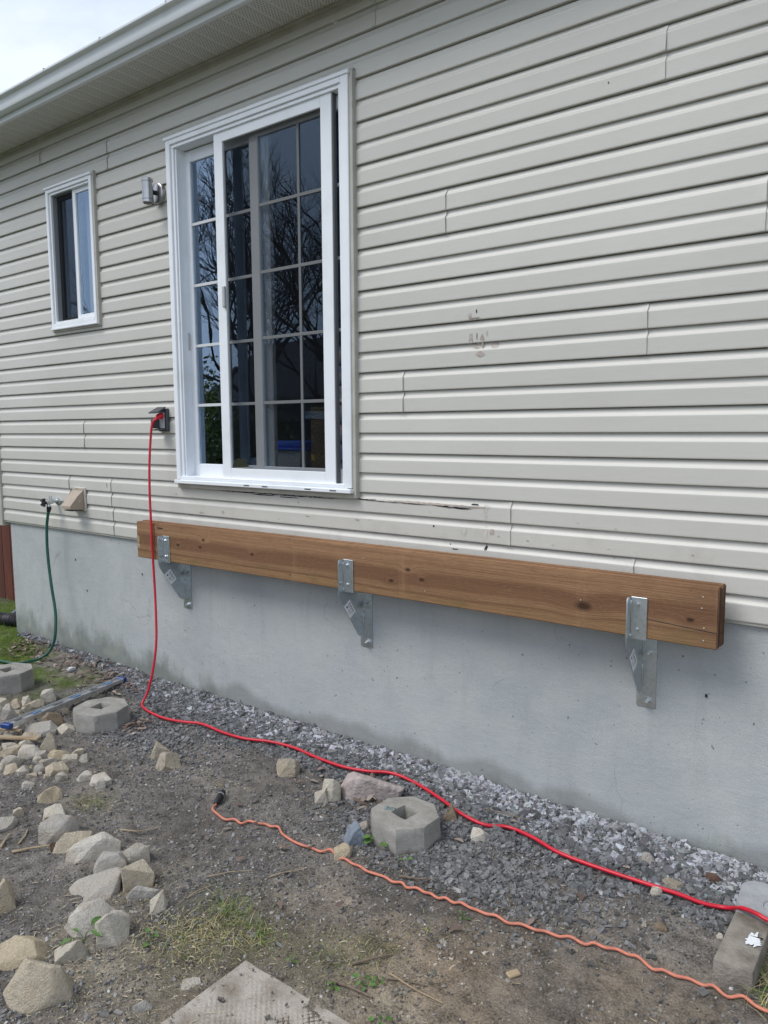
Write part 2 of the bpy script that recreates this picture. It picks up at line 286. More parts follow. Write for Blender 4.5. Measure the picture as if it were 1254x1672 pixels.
MT = dict(
    siding=make_siding(), concrete=make_concrete_wall(), wood=make_wood(), galv=make_galv(), ground=make_ground(), soffit=make_soffit(), rock=make_rock(), cast=make_cast_concrete(),
    white=simple('white_vinyl', (.80, .83, .86), .38, col2=(.70, .73, .74), scale=5, lo=.5, hi=.8, kind='World'),
    trim=simple('beige_trim', (.47, .455, .41), .45, col2=(.38, .36, .31), scale=9, kind='World'),
    gutter=simple('gutter_aluminium', (.70, .73, .74), .35, col2=(.58, .60, .59), scale=4, lo=.56, hi=.8, kind='World'),
    glass=make_glass('door_glass', (.95, .965, .97), 1.5, .12), winglass=make_glass('window_glass', (.93, .95, .96), 1.5, .08), screen=make_mesh_screen(),
    muntin=simple('muntin_white', (.62, .64, .64), .4),
    alu=simple('aluminium', (.66, .68, .70), .34, .85, col2=(.5, .51, .52), scale=20),
    stainless=simple('brushed_steel', (.55, .55, .55), .28, .95, col2=(.4, .4, .4), scale=30, stretch=(1, 1, .1)),
    dullzinc=simple('dull_nail', (.42, .40, .37), .55, .6), zinc=simple('zinc_bolt', (.6, .63, .64), .3, .9),
    black=simple('black_plastic', (.012, .012, .014), .5), dgrey=simple('dark_grey_plastic', (.06, .065, .07), .45),
    lgrey=simple('pale_grey_plastic', (.45, .46, .46), .4),
    red=simple('red_cable', (.58, .012, .032), .4, col2=(.38, .02, .03), scale=16, lo=.5, hi=.8), orange=simple('orange_cable', (.58, .20, .13), .6, col2=(.34, .14, .095), scale=30, lo=.5, hi=.75),
    green=simple('green_hose', (.006, .075, .045), .38, col2=(.02, .10, .07), scale=14), brass=simple('brass', (.45, .33, .16), .38, .9),
    blue=simple('blue_plastic', (.012, .045, .19), .38), vial=simple('vial', (.16, .35, .52), .15),
    beige=simple('tan_plastic', (.40, .33, .26), .5, col2=(.33, .27, .21), scale=14), caulk=simple('caulk', (.60, .59, .55), .6, col2=(.4, .38, .33), scale=50),
    paper=simple('sticker_white', (.86, .87, .88), .5), ink=simple('sticker_ink', (.012, .013, .018), .5), inkgrey=simple('sticker_grey_ink', (.16, .17, .19), .5), inkblue=simple('sticker_blue', (.05, .12, .25), .5),
    tear_shade=simple('torn_gap_shade', (.02, .022, .025), .9), stain=simple('smudge', (.47, .44, .395), .6, col2=(.36, .29, .25), scale=45, lo=.45, hi=.6), barepaper=simple('bare_felt', (.36, .29, .24), .9, col2=(.5, .45, .4), scale=60),
    gravel=simple('shale', (.1, .1, .1), .85, attr='col', col2=(.06, .06, .065), scale=90, lo=.45, hi=.85, bmp=(150, .002), spec=.3, kind='World'),
    straw=simple('straw', (.36, .29, .17), .8, attr='col', kind='World'), leaf=simple('dry_leaf', (.16, .09, .06), .8, attr='col', kind='World'),
    grassm=simple('grass_blade', (.1, .16, .03), .6, attr='col', kind='World', spec=.3), weed=simple('weed_leaf', (.09, .19, .035), .5, col2=(.06, .12, .03), scale=60),
    twig=simple('twig_bark', (.20, .155, .115), .85, col2=(.10, .075, .055), scale=60, bmp=(120, .002)), palewood=simple('pale_wood', (.42, .33, .21), .8, col2=(.25, .18, .11), scale=30, stretch=(.2, 1, 1)),
    bark=simple('tree_bark', (.055, .045, .038), .9, col2=(.03, .026, .022), scale=12), bush=simple('bush_leaf', (.10, .15, .02), .6, attr='col', kind='World'),
    fence=simple('red_brown_wood', (.13, .035, .02), .8, col2=(.07, .02, .012), scale=12, stretch=(1, 1, .15)),
    darkfence=simple('black_fence', (.012, .012, .013), .6), roof=simple('asphalt_shingle', (.035, .036, .04), .9, col2=(.06, .06, .065), scale=20, kind='World'),
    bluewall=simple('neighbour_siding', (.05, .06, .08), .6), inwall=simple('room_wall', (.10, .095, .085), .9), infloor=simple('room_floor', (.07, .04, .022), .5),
    curtain=simple('sheer_curtain', (.62, .64, .68), .8), bluebin=simple('blue_lid', (.03, .13, .75), .4), greybin=simple('grey_tub', (.55, .60, .68), .45),
    sisal=simple('sisal_rope', (.55, .42, .24), .9, bmp=(60, .01), stretch=(1, 1, 20)), disc=simple('disc_foil', (.8, .8, .75), .12, 1.0), toy=simple('yellow_toy', (.55, .40, .10), .5),
    bedding=simple('striped_cloth', (.6, .42, .36), .9, col2=(.2, .24, .4), scale=6, stretch=(.2, .2, 4), lo=.45, hi=.55),
    pipe=simple('corrugated_pipe', (.018, .018, .02), .45), pole=simple('navy_pole', (.03, .042, .075), .4),
    brownrock=simple('rust_brown_stone', (.12, .065, .045), .9, col2=(.06, .035, .025), scale=30, bmp=(50, .006)), pinkrock=simple('pinkish_stone', (.46, .39, .36), .9, col2=(.34, .29, .27), scale=22, bmp=(45, .012)),
    bluerock=simple('blue_grey_stone', (.20, .235, .28), .85, col2=(.13, .15, .18), scale=30, bmp=(50, .008)),
    slab=simple('paver', (.38, .345, .30), .92, col2=(.19, .16, .125), scale=10, bmp=(140, .004), lo=.45, hi=.72), paint=simple('white_paint', (.75, .78, .80), .5, col2=(.45, .46, .46), scale=60, lo=.5, hi=.75),
    rearblk=simple('pale_cast_block', (.36, .37, .385), .9, col2=(.26, .265, .27), scale=12, bmp=(160, .003)),
)

# ------------------------------------------------------------------ mesh helpers
def root_loc(p):
    while p.parent is not None: p = p.parent
    return p.location.copy()
class MB:
    def __init__(s): s.v = []; s.f = []
    def add(s, vs, fs):
        o = len(s.v); s.v += [tuple(q) for q in vs]; s.f += [tuple(i+o for i in q) for q in fs]; return s
    def bm(s, b):
        b.verts.ensure_lookup_table(); b.verts.index_update()
        s.add([q.co[:] for q in b.verts], [[q.index for q in fc.verts] for fc in b.faces]); b.free(); return s
    def box(s, x0, x1, y0, y1, z0, z1, b=0., seg=1):
        x0, x1 = sorted((x0, x1)); y0, y1 = sorted((y0, y1)); z0, z1 = sorted((z0, z1))
        if b <= 0:
            vs = [(x, y, z) for z in (z0, z1) for y in (y0, y1) for x in (x0, x1)]
            return s.add(vs, [(0, 2, 3, 1), (4, 5, 7, 6), (0, 1, 5, 4), (2, 6, 7, 3), (0, 4, 6, 2), (1, 3, 7, 5)])
        k = bmesh.new(); bmesh.ops.create_cube(k, size=1)
        for q in k.verts: q.co = Vector(((x0+x1)/2+q.co.x*(x1-x0), (y0+y1)/2+q.co.y*(y1-y0), (z0+z1)/2+q.co.z*(z1-z0)))
        bmesh.ops.bevel(k, geom=list(k.edges), offset=b, segments=seg, affect='EDGES', profile=.5)
        return s.bm(k)
    def prism(s, poly, axis, a, b):
        """poly of 2-D points extruded along axis from a to b; axis x: (y,z), y: (x,z), z: (x,y)"""
        n = len(poly)
        def P(q, t): return (t, q[0], q[1]) if axis == 'x' else (q[0], t, q[1]) if axis == 'y' else (q[0], q[1], t)
        vs = [P(q, a) for q in poly]+[P(q, b) for q in poly]
        fs = [tuple(range(n))[::-1], tuple(range(n, 2*n))]+[(i, (i+1) % n, n+(i+1) % n, n+i) for i in range(n)]
        return s.add(vs, fs)
    def tube(s, pts, rad, n=10, cap=True):
        pts = [Vector(q) for q in pts]; m = len(pts)
        rr = rad if isinstance(rad, (list, tuple)) else [rad]*m
        t = [(pts[min(i+1, m-1)]-pts[max(i-1, 0)]).normalized() for i in range(m)]
        a = Vector((0, 0, 1)) if abs(t[0].z) < .9 else Vector((1, 0, 0))
        nrm = (a-t[0]*a.dot(t[0])).normalized(); vs = []
        for i in range(m):
            nrm = (nrm-t[i]*nrm.dot(t[i])).normalized(); bi = t[i].cross(nrm)
            for k in range(n):
                an = 2*math.pi*k/n; vs.append(pts[i]+(nrm*math.cos(an)+bi*math.sin(an))*rr[i])
        fs = [(i*n+k, i*n+(k+1) % n, (i+1)*n+(k+1) % n, (i+1)*n+k) for i in range(m-1) for k in range(n)]
        if cap: fs += [tuple(range(n))[::-1], tuple((m-1)*n+k for k in range(n))]
        return s.add(vs, fs)
    def cyl(s, a, b, rad, n=16): return s.tube([a, b], rad, n)
def smoothpts(P, n=6):
    P = [Vector(q) for q in P]; o = []
    for i in range(len(P)-1):
        a, b, c, d = P[max(i-1, 0)], P[i], P[i+1], P[min(i+2, len(P)-1)]
        for k in range(n):
            t = k/n; o.append(.5*((2*b)+(c-a)*t+(2*a-5*b+4*c-d)*t*t+(3*b-a-3*c+d)*t**3))
    o.append(P[-1]); return o
def obj(name, mb, mat, parent=None, ang=32, label=None, cat=None, group=None, kind=None, loc=None):
    me = bpy.data.meshes.new(name)
    off = root_loc(parent) if parent else Vector(loc or (0, 0, 0))
    me.from_pydata([(q[0]-off.x, q[1]-off.y, q[2]-off.z) for q in mb.v], [], mb.f)
    k = bmesh.new(); k.from_mesh(me); bmesh.ops.recalc_face_normals(k, faces=k.faces); k.to_mesh(me); k.free()
    me.shade_smooth(); me.set_sharp_from_angle(angle=R(ang))
    me.materials.append(MT[mat] if isinstance(mat, str) else mat)
    o = bpy.data.objects.new(name, me); COL.objects.link(o)
    if parent: o.parent = parent
    else: o.location = off
    return tag(o, label, cat, group, kind)
def tag(o, label=None, cat=None, group=None, kind=None):
    for k, v in (('label', label), ('category', cat), ('group', group), ('kind', kind)):
        if v: o[k] = v
    return o
def thing(name, loc, label, cat, group=None):
    o = bpy.data.objects.new(name, None); COL.objects.link(o); o.location = loc; o.empty_display_size = .1
    return tag(o, label, cat, group)
def dup(o, parent=None):
    c = o.copy(); COL.objects.link(c); c.parent = parent
    for k in list(o.children): dup(k, c)
    return c
def fastmesh(name, V, F, mat, cols=None, smooth=False, **kw):
    """V (n,3) array, F (m,k) array of equal-sided faces"""
    me = bpy.data.meshes.new(name); n, m, k = len(V), len(F), F.shape[1]
    me.vertices.add(n); me.vertices.foreach_set('co', V.astype(np.float32).ravel())
    me.loops.add(m*k); me.loops.foreach_set('vertex_index', F.astype(np.int32).ravel())
    me.polygons.add(m); me.polygons.foreach_set('loop_start', np.arange(0, m*k, k, dtype=np.int32))
    me.update(calc_edges=True)
    if cols is not None:
        a = me.color_attributes.new('col', 'FLOAT_COLOR', 'POINT'); a.data.foreach_set('color', np.c_[cols, np.ones(n)].astype(np.float32).ravel())
    if smooth: me.shade_smooth()
    else: me.shade_flat()
    me.materials.append(MT[mat]); o = bpy.data.objects.new(name, me); COL.objects.link(o)
    par = kw.pop('parent', None)
    if par: o.parent = par
    return tag(o, **kw)
def setcol(me, col, var=0.):
    a = me.color_attributes.new('col', 'FLOAT_COLOR', 'POINT'); n = len(me.vertices)
    a.data.foreach_set('color', np.tile(np.array([*col, 1], np.float32), n))

# ------------------------------------------------------------------ ground
GZ = -0.98
SPOTS = [(-1.99, -1.375, .17), (-1.79, -1.39, .14), (-1.95, -1.56, .2), (-3.11, -1.21, .10), (-1.55, -1.35, .14), (-1.45, -1.20, .10)]
def moss_at(x, y):
    k = max(0, min(1, (-x-4.15)/.7))*max(0, min(1, (y+.95)/.25)); k2 = max(0, min(1, (-x-5.2)/.5))
    q = noise.noise(Vector((x*3, y*3, 2)))+.5*noise.noise(Vector((x*9, y*9, 4)))
    near = max(0, min(1, (-.02-y)/.16)) if x > -5.9 else 1
    return max(0, min(1, k*(.62+1.1*q)*near+k2*.75*near))
def ground_z(x, y):
    z = GZ+.010*noise.noise(Vector((x*1.7, y*1.7, 0)))+.006*noise.noise(Vector((x*6, y*6, 1)))+.0045*noise.noise(Vector((x*17, y*17, 2)))+.0025*noise.noise(Vector((x*43, y*43, 3)))
    if -7 < x < 1: z += .014*max(0, 1-abs(y)/.25)          # gravel banked against the wall
    z += .03*max(0, min(1, (-x-4.4)/1.6))
    return z
def build_ground():
    def axis(lo, hi, step, far0, far1):
        c = list(np.arange(lo, hi+1e-6, step)); a = lo; s = step; L0 = []
        while a > far0: s *= 1.35; a -= s; L0.append(a)
        b = hi; s = step; H0 = []
        while b < far1: s *= 1.35; b += s; H0.append(b)
        return np.array(L0[::-1]+c+H0)
    X = axis(-6.6, .3, .0125, -150, 150); Y = axis(-2.4, .1, .0125, -150, 150)
    nx, ny = len(X), len(Y); V = np.zeros((nx*ny, 3)); C = np.zeros((nx*ny, 3)); i = 0
    grit = np.array((.195, .178, .160)); brown = np.array((.315, .25, .18)); moss = np.array((.085, .125, .022)); tan = np.array((.32, .28, .21)); lawn = np.array((.10, .115, .06))
    for y in Y:
        for x in X:
            V[i] = (x, y, ground_z(x, y))
            far = x < -7.5 or y < -4.5 or y > .6 or x > 2.5
            q = noise.noise(Vector((x*2.3, y*2.3, 5)))+.5*noise.noise(Vector((x*7, y*7, 6)))
            bm_ = max(0, min(1, (-.62-y)*1.6))*max(0, min(1, (x+2.1)/.9)); bm_ = max(0, min(1, bm_*(.9+.9*q)+.18*q))
            c = grit*(1+.25*q); c = c*(1-bm_)+brown*bm_*(1+.35*noise.noise(Vector((x*11, y*11, 14))))
            if x > -2.4 and y < -1.1: k = max(0, min(1, .25+.8*noise.noise(Vector((x*4, y*4, 8)))))*min(1, (-1.1-y)*3); c = c*(1-k)+tan*k*.95
            for sx, sy, sr in SPOTS:
                d = math.hypot(x-sx, y-sy)/sr
                if d < 1.4: k = max(0, 1-d/1.4)*.7; c = c*(1-k)+np.array((.17, .155, .085))*k
            c = c*(1+.42*noise.noise(Vector((x*1.9, y*3.1, 41)))+.22*noise.noise(Vector((x*5.5, y*5.5, 43))))
            m = moss_at(x, y) if not far else 0
            c = c*(1-m)+moss*(1+.5*q)*m
            if far: c = lawn*(1+.3*q)
            C[i] = np.clip(c, .01, 1); i += 1
    idx = np.arange(nx*ny).reshape(ny, nx)
    F = np.stack([idx[:-1, :-1], idx[:-1, 1:], idx[1:, 1:], idx[1:, :-1]], -1).reshape(-1, 4)
    fastmesh('ground', V, F, 'ground', C, True, kind='structure')
build_ground()

# ------------------------------------------------------------------ house shell
c_ = 0.1016
XL, XR = -6.27, 3.2
house = thing('house', (XL, 0, GZ), 'beige vinyl sided house with grey concrete foundation and white patio door', 'house')
DOOR = (-3.955, -2.492, .40, 2.470); WIN = (-5.345, -4.735, 1.452, 2.450)
SOF = 2.808
def build_foundation():
    mb = MB(); step = .1; xs = np.arange(-6.21, XR+.01, step); zs = np.linspace(-1.25, .05, 14)
    def P(x, z): return (x, .025+.0035*noise.noise(Vector((x*1.3, z*1.3, 3)))+.0012*noise.noise(Vector((x*7, z*7, 9))), z)
    nx = len(xs)
    for z in zs:
        for x in xs: mb.v.append(P(x, z))
    for j in range(len(zs)-1):
        for i in range(nx-1): mb.f.append((j*nx+i, j*nx+i+1, (j+1)*nx+i+1, (j+1)*nx+i))
    # return wall round the left corner and the rear
    o = len(mb.v)
    for z in zs: mb.v.append((-6.21+.006*noise.noise(Vector((4, z*3, 1))), 8, z))
    for j in range(len(zs)-1): mb.f.append((j*nx, (j+1)*nx, o+j+1, o+j))
    return obj('foundation', mb, 'concrete', house, 40)
build_foundation()
PBASE = [(0, .0), (0, .0014), (.002, .0003), (.005, 0), (.010, 0), (.0615, 0), (.0655, .0), (.0672, .0007), (.0700, .0031), (.0735, .0062), (.078, .0090), (.084, .0112)]
PODD = PBASE+[(.0925, .0128), (.097, .0165), (c_, .026)]; PEVEN = PBASE+[(.094, .0124), (.0985, .0145), (c_, .017)]
PODD[0] = (0, .017); PEVEN[0] = (0, .026); PROF = PEVEN
def prof_y(t):
    for (a, ya), (b, yb) in zip(PROF[1:], PROF[2:]):
        if t <= b: return ya+(yb-ya)*(t-a)/(b-a) if b > a else yb
    return PROF[-1][1]
SEAMS = {0: [-4.70, -1.043, 1.6], 1: [-5.25, -4.715, -1.605, 1.1], 2: [.35], 3: [-5.02, 1.9], 4: [-2.20, 1.2], 5: [-1.018], 6: [.6], 7: [-.61, 2.6], 8: [-1.956, 1.4], 9: [.9],
         10: [-.98, 2.2], 11: [.2], 12: [-4.586, .5], 13: [-5.41, -2.356, 1.3]}
def course_strip(mb, x0, x1, k, za, zb, lap):
    """one clapboard course between x0,x1, clipped to za..zb; lap lifts the left end over its neighbour"""
    zb0 = k*c_
    prof = [(t, y) for t, y in (PODD if k % 2 else PEVEN) if za-1e-6 <= zb0+t <= zb+1e-6]
    if za > zb0+1e-4: prof = [(za-zb0, prof_y(za-zb0))]+prof
    if zb < zb0+c_-1e-4: prof = prof+[(zb-zb0, prof_y(zb-zb0))]
    if len(prof) < 2: return
    n = max(2, int((x1-x0)/.11)+1); xs = list(np.linspace(x0, x1, n))
    if lap and x1-x0 > .12: xs = [q for q in xs if q < x1-.08]+[x1-.05, x1-.02, x1-.008, x1]
    o = len(mb.v); m = len(prof)
    for x in xs:
        for t, y in prof:
            wv = .0011*noise.noise(Vector((x*1.4, k*.37, 3)))+.0004*noise.noise(Vector((x*6, k*1.9, 7)))
            zz = .0010*noise.noise(Vector((x*.8, k*3.1, 11)))
            lf = -.0050*math.exp(-(x1-x)/.022)*(1+.6*noise.noise(Vector((t*30, k, x0)))) if lap else 0
            xx = x+(.0013*noise.noise(Vector((t*45, k*2., x0*3))) if (lap and x == x1) else 0)
            mb.v.append((xx, y+wv*(1 if y < .0125 else 0)+lf, zb0+t+zz))
    for i in range(len(xs)-1):
        for j in range(m-1): mb.f.append((o+i*m+j, o+(i+1)*m+j, o+(i+1)*m+j+1, o+i*m+j+1))
    if lap:      # cut edge of the sheet
        q = len(mb.v)
        e = o+(len(xs)-1)*m
        for j in range(m): a = mb.v[e+j]; mb.v.append((a[0]-.0003, a[1]+.0013, a[2]))
        for j in range(m-1): mb.f.append((e+j, e+j+1, q+j+1, q+j))
def build_siding():
    for row in range(14):
        ks = (2*row, 2*row+1); z0, z1 = ks[0]*c_, min(ks[1]*c_+c_, SOF)
        cuts = [XL]+SEAMS[row]+[XR]
        spans = [(a-(.03 if i else 0), b, i < len(cuts)-2) for i, (a, b) in enumerate(zip(cuts, cuts[1:]))]
        for op in (DOOR, WIN):
            ns = []
            for a, b, lap in spans:
                ov = min(z1, op[3])-max(z0, op[2])
                if ov > c_*.5 and a < op[0] and b > op[1]: ns += [(a, op[0], False), (op[1], b, lap)]
                elif ov > c_*.5 and op[0] < b <= op[1]+.01: ns.append((a, op[0], False))
                else: ns.append((a, b, lap))
            spans = ns
        used = set()
        for a, b, lap in spans:
            mb = MB()
            for k in ks:
                za, zb = k*c_, min(k*c_+c_, SOF)
                if zb <= za: continue
                course_strip(mb, a, b, k, za, zb, lap)
                for op in (DOOR, WIN):       # slivers above and below an opening
                    if abs(b-op[0]) < 1e-6 and (op, k) not in used:
                        used.add((op, k))
                        if za < op[2] < zb: course_strip(mb, op[0], op[1], k, za, op[2], False)
                        if za < op[3] < zb: course_strip(mb, op[0], op[1], k, op[3], zb, False)
                        if zb <= op[2]+1e-6 or za >= op[3]-1e-6: course_strip(mb, op[0], op[1], k, za, zb, False)
            if mb.f: obj('siding_panel', mb, 'siding', house, 38)
build_siding()
def build_shell():
    mb = MB()       # sheathing with openings, outer face behind the siding, inner face 0.2 m in
    xs = sorted({XL+.05, WIN[0]+.03, WIN[1]-.03, DOOR[0]+.05, DOOR[1]-.05, XR}); zs = sorted({.0, DOOR[2]+.02, WIN[2]+.03, WIN[3]-.03, DOOR[3]-.05, 2.86})
    for i in range(len(xs)-1):
        for j in range(len(zs)-1):
            cx, cz = (xs[i]+xs[i+1])/2, (zs[j]+zs[j+1])/2
            if any(o[0] < cx < o[1] and o[2] < cz < o[3] for o in (DOOR, WIN)): continue
            mb.box(xs[i], xs[i+1], .034, .20, zs[j], zs[j+1])
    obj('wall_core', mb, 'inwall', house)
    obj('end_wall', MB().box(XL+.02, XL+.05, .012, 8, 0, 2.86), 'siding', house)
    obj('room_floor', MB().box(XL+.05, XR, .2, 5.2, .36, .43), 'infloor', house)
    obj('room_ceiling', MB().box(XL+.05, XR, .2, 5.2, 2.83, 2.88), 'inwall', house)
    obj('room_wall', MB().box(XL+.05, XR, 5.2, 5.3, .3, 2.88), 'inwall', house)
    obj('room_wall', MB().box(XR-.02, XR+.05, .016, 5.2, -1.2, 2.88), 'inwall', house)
    cp = MB().box(XL-.055, XL+.004, -.014, .06, -.045, SOF, .004); cp.box(XL-.055, XL-.02, .06, .085, -.045, SOF)
    obj('corner_post', cp, 'trim', house)
    obj('starter_strip', MB().box(XL, XR, .006, .03, -.012, .004), 'trim', house)
build_shell()
# soffit, fascia, gutter, roof
pw = .3048; x = XL-.35; gi = 0
while x < XR+.3:
    mb = MB(); sec = [(x, 0)]
    for k in range(3):
        a = x+k*pw/3; sec += [(a+.004, .0), (a+.009, .007), (a+.014, .0), (a+pw/3-.0005, 0)]
    for (xa, za) in sec: mb.v += [(xa, -.290, SOF+.004+za), (xa, -.014, SOF+.004+za)]
    mb.f += [(2*i, 2*i+2, 2*i+3, 2*i+1) for i in range(len(sec)-1)]
    obj('soffit_panel', mb, 'soffit', house, 20); x += pw
fc = MB().prism([(-.024, SOF-.006), (-.024, SOF+.002), (.001, SOF+.002), (.001, SOF-.030), (-.003, SOF-.030), (-.003, SOF-.006)], 'x', XL, XR)
obj('wall_channel', fc, 'trim', house)
obj('fascia', MB().box(XL-.37, XR+.3, -.312, -.288, SOF-.004, 2.99, .002), 'gutter', house)
gp = [(-.313, 2.842), (-.355, 2.842), (-.360, 2.8445), (-.363, 2.850), (-.3655, 2.872), (-.367, 2.893), (-.371, 2.904), (-.380, 2.910), (-.391, 2.9125), (-.3955, 2.917), (-.396, 2.927), (-.391, 2.930), (-.385, 2.927)]
inn = [(a+.003, b+.003) for a, b in gp[:-2]][::-1]
gut = obj('gutter', MB().prism(gp+inn+[(-.313, 2.846)], 'x', XL-.37, XR+.3), 'gutter', house, 25)
for gx in (-4.62, -4.02, -3.42, -2.8, -2.2, -1.5, -.9, -.2):
    obj('hanger', MB().box(gx-.009, gx+.009, -.3962, -.314, 2.9305, 2.934).box(gx-.003, gx+.003, -.3985, -.3965, 2.917, 2.934), 'gutter', gut)
obj('gutter_end', MB().prism(gp+[(-.313, 2.925)], 'x', XL-.373, XL-.371), 'gutter', gut)
rf = MB(); 
rf.add([(XL-.38, -.33, 2.955), (XR+.3, -.33, 2.955), (XR+.3, 4, 4.6), (XL-.38, 4, 4.6), (XL-.38, -.33, 2.925), (XR+.3, -.33, 2.925), (XR+.3, 4, 4.56), (XL-.38, 4, 4.56), (XL-.38, 8.3, 2.95), (XR+.3, 8.3, 2.95)],
       [(0, 1, 2, 3), (4, 7, 6, 5), (0, 4, 5, 1), (0, 3, 7, 4), (1, 5, 6, 2), (3, 2, 9, 8)])
obj('roof', rf, 'roof', house)

# ------------------------------------------------------------------ patio door
def frame_ring(mb, x0, x1, z0, z1, wl, wr, wb, wt, y0, y1, b=.002):
    mb.box(x0, x0+wl, y0, y1, z0, z1, b); mb.box(x1-wr, x1, y0, y1, z0, z1, b)
    mb.box(x0+wl, x1-wr, y0+.0005, y1, z0, z0+wb, b); mb.box(x0+wl, x1-wr, y0+.0005, y1, z1-wt, z1, b)
    return mb
def build_door():
    x0, x1, z0, z1 = -3.940, -2.506, .405, 2.462
    mb = MB()
    frame_ring(mb, x0, x1, z0+.02, z1, .040, .050, .02, .034, -.034, .10, .003)
    mb.box(x0+.040, x0+.062, -.022, .10, z0+.03, z1-.034, .002); mb.box(x0+.062, x0+.075, -.012, .10, z0+.03, z1-.05, .002)
    mb.box(x1-.068, x1-.050, -.026, .10, z0+.03, z1-.034, .002)
    mb.box(x0+.040, x1-.05, -.024, .10, z1-.054, z1-.034, .002)
    mb.box(x0-.014, x1+.006, -.040, -.004, z1-.006, z1+.014, .003)             # drip cap
    d = obj('patio_door', mb, 'white', house); 
    s = MB().box(x0-.004, x1+.004, -.052, .10, z0-.006, z0+.016, .003); s.box(x0+.03, x1-.03, -.030, -.026, z0+.016, z0+.030); s.box(x0+.03, x1-.03, .004, .008, z0+.016, z0+.030)
    s.box(x0+.03, x1-.03, -.020, .10, z0+.016, z0+.022)
    sill = obj('sill', s, 'white', d)
    for sx in (-3.28, -3.13, -2.80, -2.62): obj('weep_slot', MB().box(sx-.022, sx+.022, -.0535, -.0515, z0+.003, z0+.008), 'tear_shade', d)
    t = MB().box(x1+.0005, x1+.022, -.026, .012, z0-.03, z1+.012, .002); t.box(x0-.018, x0-.0005, -.016, .012, z0-.02, z1+.004, .002)
    t.box(x0-.018, x1+.022, -.018, .012, z1+.0145, z1+.024, .002); t.box(x0-.01, x1+.02, -.022, .012, z0-.034, z0-.0065, .002)
    obj('casing_channel', t, 'trim', d)
    rows = 5; zb, zt = .520, 2.335
    for nm, a, b, yf, cent in (('left', -3.892, -3.150, .052, -3.521), ('right', -3.273, -2.535, .022, -2.906)):
        sm = MB(); frame_ring(sm, a, b, .436, 2.402, .068, .065, zb-.436, 2.402-zt, yf, yf+.028, .003)
        sash = obj('sash', sm, 'white', d)
        ga, gb = a+.068, b-.065; hx = .0085
        cols = (ga, cent, gb)
        for i in range(2):
            for j in range(rows):
                za, zc = zb+(zt-zb)*j/rows, zb+(zt-zb)*(j+1)/rows
                obj('pane', MB().box(cols[i]-.002, cols[i+1]+.002, yf+.012, yf+.0145, za-.002 if j == 0 else za, zc+.002 if j == rows-1 else zc), 'glass', d)
        obj('muntin', MB().box(cent-hx, cent+hx, yf+.006, yf+.0118, zb, zt, .001), 'muntin', d)
        for j in range(1, rows):
            z = zb+(zt-zb)*j/rows; obj('muntin', MB().box(ga, gb, yf+.0052, yf+.0117, z-hx, z+hx, .001), 'muntin', d)
    sc = MB(); frame_ring(sc, -3.524, -2.632, .438, 2.412, .072, .074, .066, .058, -.014, .004, .002)
    scr = obj('screen_frame', sc, 'white', d)
    obj('screen_mesh', MB().add([(-3.455, -.002, .50), (-2.703, -.002, .50), (-2.703, -.002, 2.358), (-3.455, -.002, 2.358)], [(0, 1, 2, 3)]), 'screen', d)
    obj('pull_handle', MB().box(-3.470, -3.448, -.032, -.0145, 1.435, 1.555, .004), 'lgrey', d)
    obj('latch', MB().box(-3.888, -3.862, .030, .0515, 1.22, 1.33, .004), 'lgrey', d)
    obj('screen_edge_seal', MB().box(-2.6315, -2.622, -.008, .014, .445, 2.405), 'dgrey', d)
build_door()
def build_window():
    x0, x1, z0, z1 = -5.328, -4.752, 1.468, 2.436; mb = MB()
    frame_ring(mb, x0, x1, z0, z1, .030, .030, .03, .03, -.026, .10, .003)
    mb.box(x0+.030, x0+.048, -.014, .10, z0+.03, z1-.03, .002); mb.box(x0+.048, x1-.03, -.016, .10, z1-.046, z1-.03, .002); mb.box(x0+.048, x1-.03, -.020, .10, z0+.03, z0+.044, .002)
    mb.box(x0-.012, x1+.006, -.034, -.002, z1-.004, z1+.012, .002); mb.box(x0-.006, x1+.006, -.034, -.002, z0-.014, z0-.0005, .003)
    d = obj('window', mb, 'white', house)
    t = MB().box(x1+.0005, x1+.018, -.02, .012, z0-.018, z1+.022, .002); t.box(x0-.015, x0-.0005, -.012, .012, z0-.018, z1+.012, .002); t.box(x0-.015, x1+.018, -.014, .012, z0-.026, z0-.0145, .002)
    t.box(x0-.012, x1+.018, -.012, .012, z1+.0125, z1+.020, .002)
    obj('casing_channel', t, 'trim', d)
    sm = MB(); frame_ring(sm, -5.035, -4.782, z0+.044, z1-.046, .038, .022, .03, .03, .006, .03, .002); obj('sash', sm, 'white', d)
    obj('pane', MB().box(-4.999, -4.802, .016, .018, z0+.072, z1-.074), 'winglass', d)
    sm = MB(); frame_ring(sm, -5.28, -5.0, z0+.044, z1-.046, .03, .03, .03, .03, .034, .058, .002); obj('sash', sm, 'dgrey', d)
    obj('pane', MB().box(-5.252, -5.028, .044, .046, z0+.072, z1-.074), 'winglass', d)
    obj('screen_mesh', MB().add([(-5.282, .002, z0+.044), (-5.03, .002, z0+.044), (-5.03, .002, z1-.046), (-5.282, .002, z1-.046)], [(0, 1, 2, 3)]), 'screen', d)
    cu = MB(); n = 40
    for i in range(n):
        xx = -5.10+.42*i/(n-1); yy = .15+.012*math.sin(i*1.35)+.006*math.sin(i*.5); cu.v += [(xx, yy, z0+.02), (xx, yy, z1-.02)]
    cu.f += [(2*i, 2*i+2, 2*i+3, 2*i+1) for i in range(n-1)]
    obj('curtain', cu, 'curtain', d, 80)
build_window()

